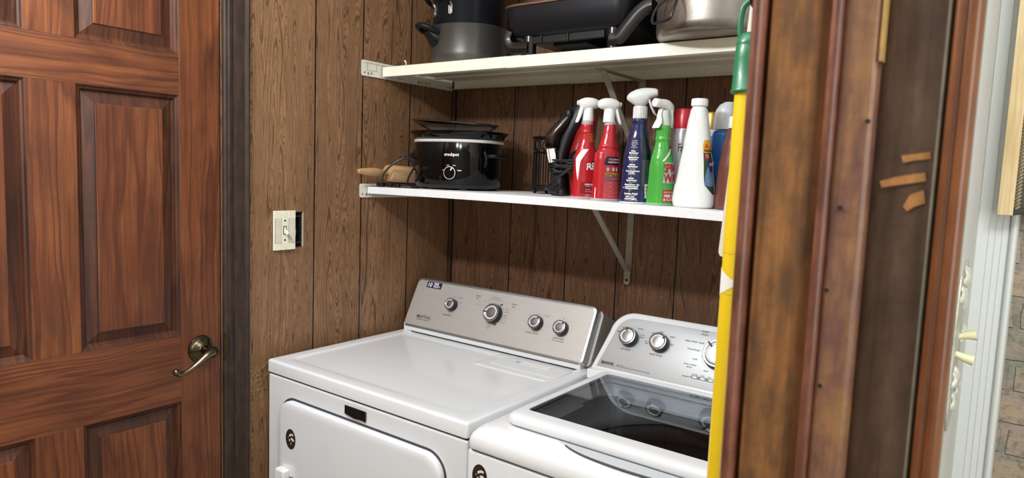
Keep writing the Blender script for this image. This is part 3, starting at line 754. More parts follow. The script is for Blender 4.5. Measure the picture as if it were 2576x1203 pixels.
# tub
tc = (1.072, -.400)
m_tub = plain('tub_dark', '#2c2e30', .4)
tubg = plain('tub_grey', '#9a9c9d', .4, metal=.2)
TCX, TCY = 1.060, -.452
def circ(R, z, n=44): return [Vector((TCX + R * math.cos(a), TCY + R * math.sin(a), z)) for a in [math.radians(45) + 2 * PI * k / n - PI / 4 for k in range(n)]]
def iring_n(ins, z, n=44):
    out = []
    for k in range(n):
        a = 2 * PI * k / n; c, q = math.cos(a), math.sin(a); p = 7
        out.append(Vector(((ix0 + ix1) / 2 + ((ix1 - ix0) / 2 - ins) * math.copysign(abs(c) ** (2 / p), c), (iy0 + iy1) / 2 + ((iy1 - iy0) / 2 - ins) * math.copysign(abs(q) ** (2 / p), q), z)))
    return out
b = MB().rings([iring_n(.008, .912), iring_n(.014, .900), circ(.236, .874), circ(.228, .868), circ(.228, .850)], False, False)
P(wa, 'tub_rim', b, tubg, angle=70)
b = MB().rings([circ(.262, .846), circ(.258, .850), circ(.232, .848), circ(.222, .838), circ(.222, .812), circ(.228, .806)], False, False)
P(wa, 'balance_ring', b, plain('ring_grey', '#4c4e51', .3, metal=.2), angle=60)
b = MB().rings([circ(.236, .812), circ(.236, .60), circ(.20, .585), circ(.02, .59)], False, True)
P(wa, 'basket', b, m_tub, angle=60)
b = MB().rings([circ(.2365, .745), circ(.2335, .742), circ(.2335, .736), circ(.2365, .733)], False, False)
P(wa, 'basket_band', b, plain('band_steel', '#8f9192', .3, metal=.5))
# lid
gl = (.806, 1.342, -.655, -.310)   # glass
lx0, lx1, ly0, ly1 = .782, 1.374, -.700, -.296
zt = .960
def lring(x0_, x1_, y0_, y1_, z, r, rb=None, n=8):
    return [Vector((px, py, z)) for px, py in rrect(x1_ - x0_, y1_ - y0_, r, n, (x0_ + x1_) / 2, (y0_ + y1_) / 2)]
b = MB()
rs = [lring(gl[0] - .002, gl[1] + .002, gl[2] - .002, gl[3] + .002, .940, .010), lring(lx0 + .004, lx1 - .004, ly0 + .004, ly1 - .002, .938, .022),
      lring(lx0, lx1, ly0, ly1, .942, .024), lring(lx0, lx1, ly0, ly1, .951, .024), lring(lx0 + .002, lx1 - .002, ly0 + .003, ly1 - .001, .956, .023), lring(lx0 + .006, lx1 - .006, ly0 + .010, ly1 - .002, .959, .020),
      lring(lx0 + .012, lx1 - .012, ly0 + .020, ly1 - .006, .960, .016), lring(gl[0], gl[1], gl[2], gl[3], .9600, .012), lring(gl[0] + .0005, gl[1] - .0005, gl[2] + .0005, gl[3] - .0005, .9585, .012)]
b.rings(rs, False, False)
b.rings([rs[-1], rs[0]], False, False)
lidp = P(wa, 'lid', b, M['enamel2'], angle=50)
tg = NT('smoked_glass'); tg.col((.012, .014, .018, 1)); tg.set(rough=.03, spec=.6)
tr = tg.node('ShaderNodeBsdfTransparent', {0: (.73, .75, .77, 1)}); gs = tg.node('ShaderNodeBsdfGlossy', {0: (.9, .95, 1, 1), 'Roughness': .02})
fz = tg.node('ShaderNodeFresnel', {0: 1.6}); mx = tg.node('ShaderNodeMixShader', {0: tg.math('MULTIPLY', fz.outputs[0], tg.math('SUBTRACT', 1.0, tg.node('ShaderNodeNewGeometry').outputs['Backfacing']))}); tg.put(mx.inputs[1], tr.outputs[0]); tg.put(mx.inputs[2], gs.outputs[0]); tg.put(tg.out.inputs[0], mx.outputs[0])
g = PP(lidp, 'lid_glass', MB().prism(rrect(gl[1] - gl[0] - .002, gl[3] - gl[2] - .002, .011, 5, (gl[0] + gl[1]) / 2, (gl[2] + gl[3]) / 2), lambda x, y: (x, y, .9545), lambda x, y: (x, y, .9590)), tg.m)
b = MB()
bx = (gl[0] + .002, gl[1] - .002, gl[2] + .002, gl[3] - .002)
b.rings([lring(bx[0], bx[1], bx[2], bx[3], .9535, .011), lring(bx[0] + .004, bx[1] - .004, bx[2] + .006, bx[3] - .004, .9535, .009)], False, False)
PP(lidp, 'glass_border', b, plain('border_black', '#0b0c12', .3))
# finger scoop before the lid; its shade is painted in grey and dark
SC = [(p.x, p.y) for p in cr([(.915, -.7005, 0), (.930, -.7065, 0), (.950, -.7165, 0), (.985, -.7260, 0), (1.04, -.7310, 0), (1.10, -.7310, 0), (1.155, -.7260, 0), (1.19, -.7165, 0), (1.21, -.7065, 0), (1.225, -.7005, 0)], 5)]
b = MB().prism(SC, lambda x, y: (x, y, .9340), lambda x, y: (x, y, .9358))
sc_ = P(wa, 'finger_scoop', b, plain('scoop_grey', '#c9cdd1', .35), angle=50)
PP(sc_, 'scoop_shade_line', MB().tube([(x, y - .0004, .9350) for x, y in SC[6:-6]], .0019, 8), plain('scoop_shade_dark', '#4b4e54', .5))
seal_sticker(wa, .7625, .8355, .0185, .0255, wf - .0006)
# console
wy0, wz0, wy1, wz1 = -.285, .940, -.190, 1.100
wd_ = Vector((0, wy1 - wy0, wz1 - wz0)); wf_fn = plane_fn((0, wy0, wz0), (1, 0, 0), wd_)
LW = wd_.length
def wshape(ins, n=10):
    """console outline: big rounded top corners, square bottom"""
    xa, xb = .733 + ins, 1.413 - ins; r = .060 - ins * .6; lean = .022
    top = LW - .004 - ins; bot = .014 + ins * .55
    pts = [(xa, bot)]
    pts += [(xb, bot)]
    for i in range(n + 1):
        a = math.radians(90 * i / n); pts.append((xb - lean - r + r * math.cos(a), top - r + r * math.sin(a)))
    for i in range(n + 1):
        a = math.radians(90 + 90 * i / n); pts.append((xa + lean + r + r * math.cos(a), top - r + r * math.sin(a)))
    return pts
b = MB(); rs = []
for ins, h in ((.002, -.13), (.0, -.10), (0, -.010), (.003, -.003), (.008, 0)):
    rs.append([wf_fn(u, v, h) for u, v in wshape(ins)])
b.rings(rs); P(wa, 'console', b, M['enamel2'], angle=45)
b = MB(); rs = []
for ins, h in ((.018, -.001), (.018, .0012), (.0188, .0016)):
    rs.append([wf_fn(u, v, h) for u, v in wshape(ins)])
b.rings(rs)
P(wa, 'control_panel', b, brushed('brushed_light_silver', '#c9ccce', .42, .07, .55), angle=45)
P(wa, 'console_foot', MB().box(.7325, 1.4125, -.290, -.25, .928, .953), M['enamel2'], bevel=.003)
for u, v, R, ang in ((.8180, .1105, .0225, 108), (.9000, .1115, .0225, 40), (1.0475, .1095, .0340, 138)):
    knob(wa, wf_fn, u, v, R, .020, ang)
B_ = dict(bold=.0003)
ctext(wa, wf_fn, [('BRAVOS', .7620, .0325, .0092, dict(bold=.0005)), ('MCT', .8055, .0318, .0080, dict(spacing=1.1)), ('soil level', .8155, .0780, .0078, C_), ('wash temp', .8970, .0790, .0078, C_), ('deep water wash', .9600, .1300, .0068), ('bulky/', 1.003, .1590, .0072, C_), ('sheets', 1.003, .1515, .0072, C_),
                 ('PowerWash', .9700, .1105, .0062), ('soak', .9885, .0885, .0068), ('clean washer', .9700, .0735, .0062), ('affresh', .9790, .0670, .0052), ('drain', 1.0210, .0655, .0060), ('progress', .9740, .0440, .0056), ('sensing', .9965, .0525, .0045), ('wash', 1.0175, .0525, .0045), ('rinse', 1.0340, .0525, .0045),
                 ('medium', .800, .1335, .0060, C_), ('heavy', .8330, .1375, .0062), ('extra\nheavy', .8430, .1270, .0058), ('light', .7790, .1215, .0056), ('cool', .896, .1395, .0060, C_), ('warm', .9200, .1315, .0062), ('hot', .9270, .1120, .0060), ('cold', .8700, .1330, .0052), ('tap\ncold', .8600, .1135, .0052)], M['ink'], h=.0022)
ctext(wa, wf_fn, [('Maytag Commercial Technology', .8225, .0318, .0056)], M['ink_grey'], h=.0022)
b = MB().prism(rrect(.120, .0075, .0035, 4, 1.055, .0470), lambda u, v: wf_fn(u, v, .0014), lambda u, v: wf_fn(u, v, .0022))
led = P(wa, 'progress_bar', b, plain('led_bar', '#55575b', .4))
b = MB()
for k in range(6): b.prism(rrect(.011, .0045, .002, 3, 1.0045 + k * .0195, .0470), lambda u, v: wf_fn(u, v, .0022), lambda u, v: wf_fn(u, v, .0028))
PP(led, 'indicator', b, plain('led_white', '#d8dad8', .4))
b = MB()
for u, v, R, a0, a1 in ((.8180, .1105, .0265, -20, 60), (.9000, .1115, .0265, -20, 40), (1.0475, .1095, .0405, 190, 300)):
    b.tube([wf_fn(u + R * math.cos(math.radians(a)), v + R * math.sin(math.radians(a)), .0018) for a in range(a0, a1 + 1, 6)], .00025, 4)
P(wa, 'dial_marks', b, M['ink_grey'])

# ------------------------------------------------------------------ cookware on the upper shelf
UZ = 1.740
def lerp(a, b, t): return a + (b - a) * t
# grey hard-anodised saucepot
gp = thing('stock_pot', 'dark grey hard-anodised pot with black loop handles, bottom of the stack on the left', 'pot', (.212, -.175, UZ), group='pots on the upper shelf')
px, py, pr_ = .212, -.175, .114
anod = plain('grey_anodised', '#6a6967', .33, metal=.75, noise=.12, nscale=220)
P(gp, 'body', MB().lathe([(pr_ * .78, 0.0), (pr_ * .86, .002), (pr_ * .93, .008), (pr_ * .98, .020), (pr_, .038), (pr_, .116), (pr_ + .0015, .118), (pr_ - .002, .119), (pr_ - .002, .113)], (px, py, UZ), 56), anod, angle=50)
def loop_handle(par, c, ang, R, z, w, out, mat, drop=.0, th=.008):
    u = Vector((math.cos(ang), math.sin(ang), 0)); v = Vector((-u.y, u.x, 0)); c = Vector(c)
    pts = cr([c + u * (R - .004) - v * w + Vector((0, 0, z)), c + u * (R + out * .55) - v * w * 1.0 + Vector((0, 0, z + drop * .5)), c + u * (R + out) - v * w * .5 + Vector((0, 0, z + drop)), c + u * (R + out * 1.06) + Vector((0, 0, z + drop * 1.05)), c + u * (R + out) + v * w * .5 + Vector((0, 0, z + drop)), c + u * (R + out * .55) + v * w * 1.0 + Vector((0, 0, z + drop * .5)), c + u * (R - .004) + v * w + Vector((0, 0, z))], 6)
    h = P(par, 'handle', MB().tube(pts, th, 10), mat)
    return h, u, v
phen = plain('phenolic_black', '#0d0e10', .5, noise=.1, spec=.3)
for ang in (math.radians(243), math.radians(63)):
    h, u, v = loop_handle(gp, (px, py, UZ), ang, pr_, .096, .030, .044, phen, .016, .0080)
    o = Vector((px, py, UZ))
    b = MB()
    secs = []
    for t, w, hh, zz in ((0, .034, .028, .080), (.35, .032, .023, .084), (.7, .024, .013, .092), (1, .018, .006, .098)):
        cc = o + u * (pr_ - .004 + t * .030) + Vector((0, 0, zz))
        secs.append([cc + v * w * math.cos(k * PI / 8) + Vector((0, 0, 1)) * hh * math.sin(k * PI / 8) for k in range(16)])
    b.rings(secs); PP(h, 'handle_base', b, phen)
# dark blue-black pot stacked on top
bp = thing('stock_pot', 'black non-stick pot with riveted handles stacked on top of the grey pot', 'pot', (px, py, UZ + .116), group='pots on the upper shelf')
pr2 = .1115; navy = plain('black_anodised', '#2e3138', .27, metal=.7, noise=.15, nscale=240)
P(bp, 'body', MB().lathe([(pr2 * .95, -.003), (pr2, .004), (pr2, .150), (pr2 + .003, .153), (pr2 - .002, .154)], (px, py, UZ + .1195), 56), navy, angle=50)
for ang in (math.radians(262), math.radians(82)):
    u = Vector((math.cos(ang), math.sin(ang), 0)); v = Vector((-u.y, u.x, 0)); o = Vector((px, py, UZ + .119))
    pts = cr([o + u * (pr2 + .002) - v * .036 + Vector((0, 0, .048)), o + u * (pr2 + .020) - v * .036 + Vector((0, 0, .062)), o + u * (pr2 + .048) - v * .022 + Vector((0, 0, .074)), o + u * (pr2 + .050) + v * .022 + Vector((0, 0, .074)), o + u * (pr2 + .020) + v * .036 + Vector((0, 0, .062)), o + u * (pr2 + .002) + v * .036 + Vector((0, 0, .048))], 6)
    h = P(bp, 'handle', MB().tube(pts, [.0035] * 4 + [.0065] * (len(pts) - 8) + [.0035] * 4, 10), phen)
    for s in (-1, 1):
        q = o + u * pr2 + v * s * .036; n2 = (u * pr2 + v * s * .036).normalized(); t2 = Vector((-n2.y, n2.x, 0))
        c0 = o + n2 * (pr2 + .0005)
        b = MB().prism(rrect(.0135, .030, .0065, 5, 0, .038), lambda a, c: c0 + t2 * a + Vector((0, 0, c)), lambda a, c: c0 + n2 * .0022 + t2 * a + Vector((0, 0, c)))
        MM = Matrix((t2, Vector((0, 0, 1)), n2)).transposed()
        b.lathe([(.0038, 0), (.0034, .0016), (.001, .0024)], c0 + n2 * .0022 + Vector((0, 0, .032)), 14, MM)
        b.tube([c0 + n2 * .001 + Vector((0, 0, .050)), c0 + n2 * .004 + Vector((0, 0, .058))], .0045, 8)
        PP(h, 'rivet_plate', b, M['satin'])

# electric skillet on legs
sk = thing('electric_skillet', 'rectangular black electric skillet on curved legs between the pots', 'electric skillet', (.635, -.20, UZ))
skm = plain('skillet_black', '#1c1f25', .36, metal=.4, noise=.25, nscale=260)
cx, cy = .635, -.195
b = MB(); rs = []
for hw, hd, z, r in ((.150, .105, .045, .03), (.165, .118, .050, .035), (.176, .127, .062, .040), (.184, .134, .100, .042), (.186, .137, .124, .042), (.185, .135, .125, .041), (.176, .126, .115, .038)):
    rs.append([Vector((cx + u, cy + v, UZ + z)) for u, v in rrect(2 * hw, 2 * hd, r, 8)])
b.rings(rs, True, False); P(sk, 'pan', b, skm, angle=45)
b = MB(); rs = []
for hw, hd, z, r in ((.1865, .1375, .122, .042), (.1905, .1415, .123, .044), (.1905, .1415, .1275, .044), (.186, .137, .1295, .042), (.150, .105, .140, .03), (.05, .035, .146, .02)):
    rs.append([Vector((cx + u, cy + v, UZ + z)) for u, v in rrect(2 * hw, 2 * hd, r, 8)])
b.rings(rs, False, True); P(sk, 'lid', b, plain('copper_tan_lid', '#8f7262', .28, metal=.8, noise=.15), angle=50)
b = MB()
b.box(cx - .125, cx + .110, cy - .112, cy - .104, UZ + .030, UZ + .050).box(cx - .125, cx + .110, cy + .104, cy + .112, UZ + .030, UZ + .050)
b.box(cx - .05, cx + .05, cy - .09, cy + .06, UZ + .024, UZ + .046)
for x in (-.075, .005): b.box(cx + x, cx + x + .006, cy - .116, cy - .110, UZ + .028, UZ + .052)
P(sk, 'heater_frame', b, phen, bevel=.002)
for sx in (-1, 1):
    for sy in (-1, 1):
        b = MB()
        if sy < 0: P(sk, 'leg', b.tube([(cx + (.132 if sx > 0 else -.112), cy + sy * .104, UZ + .0006), (cx + (.132 if sx > 0 else -.112), cy + sy * .104, UZ + .050)], .0165, 16), plain('bakelite', '#101113', .25, coat=.2))
        else: P(sk, 'leg', b.tube([(cx + sx * .145, cy + sy * .10, UZ + .0050), (cx + sx * .125, cy + sy * .09, UZ + .052)], .010, 12), phen)
bak = bpy.data.materials['bakelite']
# left handle: curved plate hugging the corner; right one: long swept strap
def strap(pts, w, th, name, parent=sk, axis=(0, 1, 0)):
    pts = cr(pts, 6); ax = Vector(axis); rs = []
    for i, p in enumerate(pts):
        d = (pts[min(i + 1, len(pts) - 1)] - pts[max(i - 1, 0)]).normalized(); n = d.cross(ax).normalized()
        rs.append([p + ax * (u) * w + n * v * th for u, v in ((-1, -.3), (-.7, -1), (.7, -1), (1, -.3), (1, .3), (.7, 1), (-.7, 1), (-1, .3))])
    return P(parent, name, MB().rings(rs), bak, angle=60)
strap([(cx - .105, cy - .112, UZ + .0205), (cx - .140, cy - .112, UZ + .0205), (cx - .165, cy - .112, UZ + .026), (cx - .178, cy - .112, UZ + .045), (cx - .172, cy - .112, UZ + .068)], .016, .015, 'handle')
strap([(cx + .130, cy - .115, UZ + .022), (cx + .150, cy - .115, UZ + .024), (cx + .172, cy - .115, UZ + .048), (cx + .198, cy - .115, UZ + .075), (cx + .220, cy - .115, UZ + .088), (cx + .236, cy - .115, UZ + .090)], .012, .014, 'handle')
# dark roaster behind the aluminium pot
rk = thing('roasting_pan', 'black enamel pan pushed back between the skillet and the aluminium pot', 'pan', (.865, -.10, UZ))
b = MB(); rs = []
for hw, hd, z in ((.040, .050, 0), (.046, .058, .006), (.048, .062, .03), (.049, .066, .150), (.051, .068, .152), (.051, .068, .156), (.046, .062, .156)):
    rs.append([Vector((.884 + u, -.086 + v, UZ + z)) for u, v in rrect(2 * hw, 2 * hd, .03, 6)])
b.rings(rs); P(rk, 'body', b, plain('black_enamel', '#101214', .25, noise=.3, nscale=120), angle=50)
# aluminium stock pot
ap = thing('stock_pot', 'large worn aluminium stock pot with wire bail handle at right end of upper shelf', 'pot', (1.035, -.262, UZ), group='pots on the upper shelf')
ax_, ay_, ar = 1.026, -.292, .140
alu = NT('worn_aluminium'); nz = alu.noise(alu.pos(), 300, 4, .7); nl = alu.noise(alu.pos(), 9, 4, .6)
alu.col(alu.mix(alu.ramp(nl, [(.35, (0, 0, 0)), (.7, (1, 1, 1))]), srgb('#7c756b'), srgb('#aaa59d')))
alu.set(metal=.9, rough=alu.math('ADD', alu.math('MULTIPLY', nz, .25), .24)); alu.bump(nz, .12, .0004)
b = MB().lathe([(ar * .86, .0), (ar * .95, .002), (ar * .985, .008), (ar, .020), (ar, .185), (ar + .005, .188), (ar + .005, .194), (ar - .002, .194)], (ax_, ay_, UZ), 72)
P(ap, 'body', b, alu.m, angle=50)
for ang in (math.radians(246), math.radians(66)):
    u = Vector((math.cos(ang), math.sin(ang), 0)); v = Vector((-u.y, u.x, 0)); o = Vector((ax_, ay_, UZ))
    o = o - Vector((0, 0, .034))
    w = [o + u * (ar + .004) - v * .020 + Vector((0, 0, .120)), o + u * (ar + .006) - v * .020 + Vector((0, 0, .104)), o + u * (ar + .020) - v * .028 + Vector((0, 0, .088)), o + u * (ar + .030) - v * .030 + Vector((0, 0, .066)), o + u * (ar + .033) - v * .022 + Vector((0, 0, .052)),
         o + u * (ar + .033) + v * .022 + Vector((0, 0, .052)), o + u * (ar + .030) + v * .030 + Vector((0, 0, .066)), o + u * (ar + .020) + v * .028 + Vector((0, 0, .088)), o + u * (ar + .006) + v * .020 + Vector((0, 0, .104)), o + u * (ar + .004) + v * .020 + Vector((0, 0, .120))]
    h = P(ap, 'handle', MB().tube(cr(w, 5), .0028, 8, closed=False).tube([w[0], w[-1]], .0028, 8), plain('dark_wire', '#3c3835', .35, metal=.8))
    b = MB()
    rs = []
    for s in range(-4, 5):
        a = ang + s * .055; n2 = Vector((math.cos(a), math.sin(a), 0))
        rs.append([o + n2 * (ar - .0005) + Vector((0, 0, .100)), o + n2 * (ar + .0022) + Vector((0, 0, .100)), o + n2 * (ar + .0022) + Vector((0, 0, .126)), o + n2 * (ar - .0005) + Vector((0, 0, .126))])
    b.rings(rs)
    for s in (-.10, .10):
        a = ang + s; n2 = Vector((math.cos(a), math.sin(a), 0)); t2 = Vector((-n2.y, n2.x, 0))
        b.lathe([(.0038, 0), (.003, .0016), (.001, .0022)], o + n2 * (ar + .002) + Vector((0, 0, .1075)), 12, Matrix((t2, Vector((0, 0, 1)), n2)).transposed())
    PP(h, 'handle_plate', b, alu.m)

# small peg / twist tie at the front of the gray pot
tag(MB().tube([(.100, -.326, UZ + .0), (.098, -.326, UZ + .010), (.094, -.327, UZ + .014)], [.0016, .0022, .003], 8).build('plastic_peg', plain('peg_white', '#ddd0cc', .5)), 'tiny pinkish white plastic peg on front of the upper shelf below the grey pot', 'peg')

# ------------------------------------------------------------------ lower shelf: slow cooker
SZ = 1.3838
ck = thing('slow_cooker', 'glossy black oval slow cooker with silver rim and dial on the lower shelf', 'slow cooker', (.222, -.205, SZ))
ccx, ccy, crx, cry = .2140, -.213, .1355, .108
def oval(rx, ry, z, p=2.35, n=64, cx=ccx, cy=ccy):
    out = []
    for k in range(n):
        a = 2 * PI * k / n; c, s = math.cos(a), math.sin(a)
        out.append(Vector((cx + rx * math.copysign(abs(c) ** (2 / p), c), cy + ry * math.copysign(abs(s) ** (2 / p), s), z)))
    return out
b = MB().rings([oval(crx - .002, cry - .002, SZ + .014), oval(crx, cry, SZ + .018), oval(crx, cry, SZ + .135), oval(crx - .001, cry - .001, SZ + .137)])
P(ck, 'housing', b, M['black_gloss'], angle=40)
b = MB().rings([oval(crx - .012, cry - .012, SZ + .004), oval(crx - .006, cry - .006, SZ + .006), oval(crx - .001, cry - .001, SZ + .017), oval(crx - .010, cry - .010, SZ + .0175)])
bs = P(ck, 'base', b, M['black'], angle=40)
b = MB()
for sx, sy in ((-.080, -.066), (.080, -.066), (-.080, .066), (.080, .066)): b.lathe([(.013, 0), (.015, .004), (.014, .006)], (ccx + sx, ccy + sy, SZ), 16)
PP(bs, 'feet', b, M['black'])
b = MB().rings([oval(crx + .001, cry + .001, SZ + .1355), oval(crx + .003, cry + .003, SZ + .1375), oval(crx + .003, cry + .003, SZ + .143), oval(crx, cry, SZ + .1445)])
P(ck, 'rim_band', b, plain('silver_band', '#e8e6e2', .4, metal=.15), angle=50)
b = MB().rings([oval(crx - .004, cry - .004, SZ + .1445), oval(crx + .0, cry, SZ + .147), oval(crx + .008, cry + .006, SZ + .158), oval(crx + .017, cry + .013, SZ + .164), oval(crx + .017, cry + .013, SZ + .168), oval(crx + .012, cry + .009, SZ + .169), oval(crx - .002, cry - .002, SZ + .160), oval(crx - .010, cry - .010, SZ + .110), oval(crx - .04, cry - .035, SZ + .05)], False, True)
P(ck, 'stoneware_bowl', b, M['black_gloss'], angle=60)
for sx in (-1, 1):
    b = MB(); x = ccx + sx * crx - (.015 if sx < 0 else 0); pts = cr([(x - sx * .006, ccy - .028, SZ + .098), (x + sx * .010, ccy - .028, SZ + .099), (x + sx * .023, ccy - .021, SZ + .0995), (x + sx * .027, ccy, SZ + .0995), (x + sx * .023, ccy + .021, SZ + .0995), (x + sx * .010, ccy + .028, SZ + .099), (x - sx * .006, ccy + .028, SZ + .098)], 6)
    P(ck, 'handle', b.tube(pts, .0062, 12).tube(cr([(x - sx * .006, ccy - .036, SZ + .112), (x - sx * .001, ccy - .035, SZ + .098), (x - sx * .001, ccy - .034, SZ + .080), (x - sx * .006, ccy - .034, SZ + .068)], 4), .0042, 8), phen)
# curved-front mapping for print and dial
_ov = oval(crx + .0006, cry + .0006, 0, n=720)
_front = [p for p in _ov if p.y < ccy]; _front.sort(key=lambda p: p.x)
_arc = [0]
for i in range(1, len(_front)): _arc.append(_arc[-1] + (_front[i] - _front[i - 1]).length)
_mid = _arc[min(range(len(_front)), key=lambda i: abs(_front[i].x - ccx))]
def ckf(s, z, off=0.):
    t = _mid + s; lo = 0
    import bisect
    i = max(1, min(len(_arc) - 1, bisect.bisect(_arc, t))); a = (t - _arc[i - 1]) / max(1e-9, _arc[i] - _arc[i - 1])
    p = _front[i - 1].lerp(_front[i], a); d = (_front[i] - _front[i - 1]).normalized(); n = Vector((d.y, -d.x, 0))
    return Vector((p.x, p.y, SZ + z)) + n * off
dc, dzz = .060, .0485
b = MB(); o = ckf(dc, dzz, .0); e = ckf(dc + .005, dzz, .0); U = (e - o).normalized(); N = Vector((U.y, -U.x, 0)); MM = Matrix((U, Vector((0, 0, 1)), N)).transposed()
kn = P(ck, 'dial', MB().lathe([(.0180, -.004), (.0180, .0045), (.0170, .0055), (.0155, .0056), (.001, .0052)], o, 40, MM), M['black_gloss'])
b = MB()
b.rings([[o + MM @ Vector((r * math.cos(a * PI / 24), r * math.sin(a * PI / 24), z)) for a in range(48)] for r, z in ((.0182, .0035), (.0183, .0056), (.0168, .0062), (.0166, .0050))], False, False)
PP(kn, 'dial_ring', b, plain('dial_white', '#e6e6e4', .35))
b = MB(); R3 = Matrix.Rotation(math.radians(-28), 3, 'Z')
b.prism([(-.0014, .0075), (.0014, .0075), (.0024, .0155), (-.0024, .0155)], lambda u, v: o + MM @ (R3 @ Vector((u, v, .0050))), lambda u, v: o + MM @ (R3 @ Vector((u, v, .0064))))
PP(kn, 'pointer', b, bpy.data.materials['dial_white'])
b = MB()
for txt, s, z, sz, kk in (('crockpot', .062, .0965, .0125, dict(bold=.0004)), ('LOW', .0520, .0685, .0040, dict(bold=.0001)), ('HIGH', .0720, .0685, .0040, dict(bold=.0001)), ('OFF', .0370, .0550, .0036, {}), ('WARM', .0870, .0545, .0040, dict(bold=.0002))):
    text_on(b, lambda a, c, s=s, z=z: ckf(s + a, z + c, .0003), txt, sz, align='CENTER', **kk)
P(ck, 'lettering', b, M['white_ink'])
# power cord of the cooker with plug
b = MB()
b.tube(cr([(.050, -.366, 1.390), (.0485, -.364, 1.405), (.050, -.360, 1.421), (.062, -.352, 1.440), (.078, -.340, 1.457), (.094, -.325, 1.468), (.110, -.300, 1.474), (.112, -.270, 1.470)], 8), .0028, 8)
b.tube(cr([(.058, -.282, 1.476), (.070, -.282, 1.472), (.084, -.284, 1.463), (.098, -.286, 1.450), (.104, -.285, 1.436)], 8), .0030, 8)
b.tube(cr([(.104, -.290, 1.440), (.106, -.306, 1.424), (.109, -.318, 1.406), (.118, -.328, 1.392), (.140, -.336, 1.3856), (.175, -.338, 1.3856)], 8), .0028, 8)
b.tube(cr([(.060, -.352, 1.3858), (.085, -.345, 1.3858), (.105, -.350, 1.3858), (.125, -.343, 1.3858), (.140, -.336, 1.3858)], 8), .0030, 8)
b.tube(cr([(.056, -.340, 1.3858), (.080, -.336, 1.3900), (.100, -.332, 1.3858), (.118, -.335, 1.3858)], 8), .0030, 8)
cord = P(ck, 'cord', b, M['black'])
b = MB().box(.034, .060, -.376, -.358, 1.3835, 1.396).box(.064, .084, -.364, -.348, 1.3835, 1.393).box(.090, .112, -.362, -.348, 1.3835, 1.394)
PP(cord, 'plug', b, M['black'], bevel=.003)
PP(cord, 'prong', MB().box(.024, .034, -.3735, -.372, 1.387, 1.393).box(.024, .034, -.3625, -.361, 1.387, 1.393), M['chrome'])
# glass lid lying upside down
lt = Matrix.Translation((.198, -.213, 1.5805)) @ Matrix.Rotation(math.radians(3.4), 4, 'Y')
ldo = thing('glass_lid', 'oval glass lid with metal rim lying upside down on the black slow cooker', 'pot lid', (.198, -.213, 1.545))
def lt_(pts): return [lt @ p for p in pts]
def ov2(rx, ry, z): return lt_(oval(rx, ry, z, 2.2, 56, 0, 0))
gla = NT('lid_glass'); gla.col((.8, .82, .84, 1))
tr = gla.node('ShaderNodeBsdfTransparent', {0: (.80, .80, .82, 1)}); gs = gla.node('ShaderNodeBsdfGlossy', {0: (1, 1, 1, 1), 'Roughness': .06}); fz = gla.node('ShaderNodeFresnel', {0: 1.35}); mx = gla.node('ShaderNodeMixShader', {0: gla.math('MULTIPLY', fz.outputs[0], gla.math('SUBTRACT', 1.0, gla.node('ShaderNodeNewGeometry').outputs['Backfacing']))})
gla.put(mx.inputs[1], tr.outputs[0]); gla.put(mx.inputs[2], gs.outputs[0]); gla.put(gla.out.inputs[0], mx.outputs[0])
lrx, lry = .136, .110
b = MB().rings([ov2(lrx, lry, 0), ov2(lrx * .93, lry * .93, -.010), ov2(lrx * .8, lry * .8, -.019), ov2(lrx * .6, lry * .6, -.027), ov2(lrx * .35, lry * .35, -.0315), ov2(lrx * .1, lry * .1, -.033),
                ov2(lrx * .1, lry * .1, -.030), ov2(lrx * .35, lry * .35, -.0285), ov2(lrx * .6, lry * .6, -.024), ov2(lrx * .8, lry * .8, -.016), ov2(lrx * .93, lry * .93, -.007), ov2(lrx * .985, lry * .985, .001)])
P(ldo, 'glass', b, gla.m, angle=80)
b = MB().rings([ov2(lrx - .003, lry - .003, -.0015), ov2(lrx + .002, lry + .002, -.0018), ov2(lrx + .003, lry + .003, .0015), ov2(lrx - .001, lry - .001, .0035), ov2(lrx - .005, lry - .005, .0012)], closed=True)
P(ldo, 'rim', b, plain('rim_steel', '#8b8b8c', .25, metal=1.), angle=60)
P(ldo, 'knob', MB().lathe([(.004, 0), (.008, -.004), (.020, -.008), (.022, -.013), (.018, -.016)], (.198, -.213, 1.545), 24), M['black'])

# rolling pin
rp_ = thing('rolling_pin', 'pale wooden rolling pin lying beside the slow cooker against left wall', 'rolling pin', (.034, -.33, 1.388))
a0 = Vector((.0365, -.447, 1.4275)); a1 = Vector((.0275, -.055, 1.4145))
ax = (a1 - a0).normalized(); ux = ax.orthogonal().normalized(); vx = ax.cross(ux); MM = Matrix((ux, vx, ax)).transposed()
mwood = pine('beech_wood', True, 3.3, axis=0, light='#cfab80', mid='#c29a70', dark='#a17a54', rough=.5)
P(rp_, 'roller', MB().lathe([(.008, .118), (.0240, .1185), (.0258, .121), (.0258, .300), (.0240, .303), (.008, .3035)], a0, 36, MM), mwood, angle=40)
P(rp_, 'handle', MB().lathe([(.0035, 0), (.0065, .002), (.0085, .012), (.0118, .045), (.0128, .065), (.0112, .085), (.0075, .095), (.0065, .119)], a0, 24, MM), plain('beech_handle', '#c19a6a', .45, noise=.15, nscale=60))
P(rp_, 'handle', MB().lathe([(.0065, .303), (.0075, .320), (.0112, .330), (.0128, .350), (.0100, .380), (.0045, .3915)], a0, 24, MM), bpy.data.materials['beech_handle'])
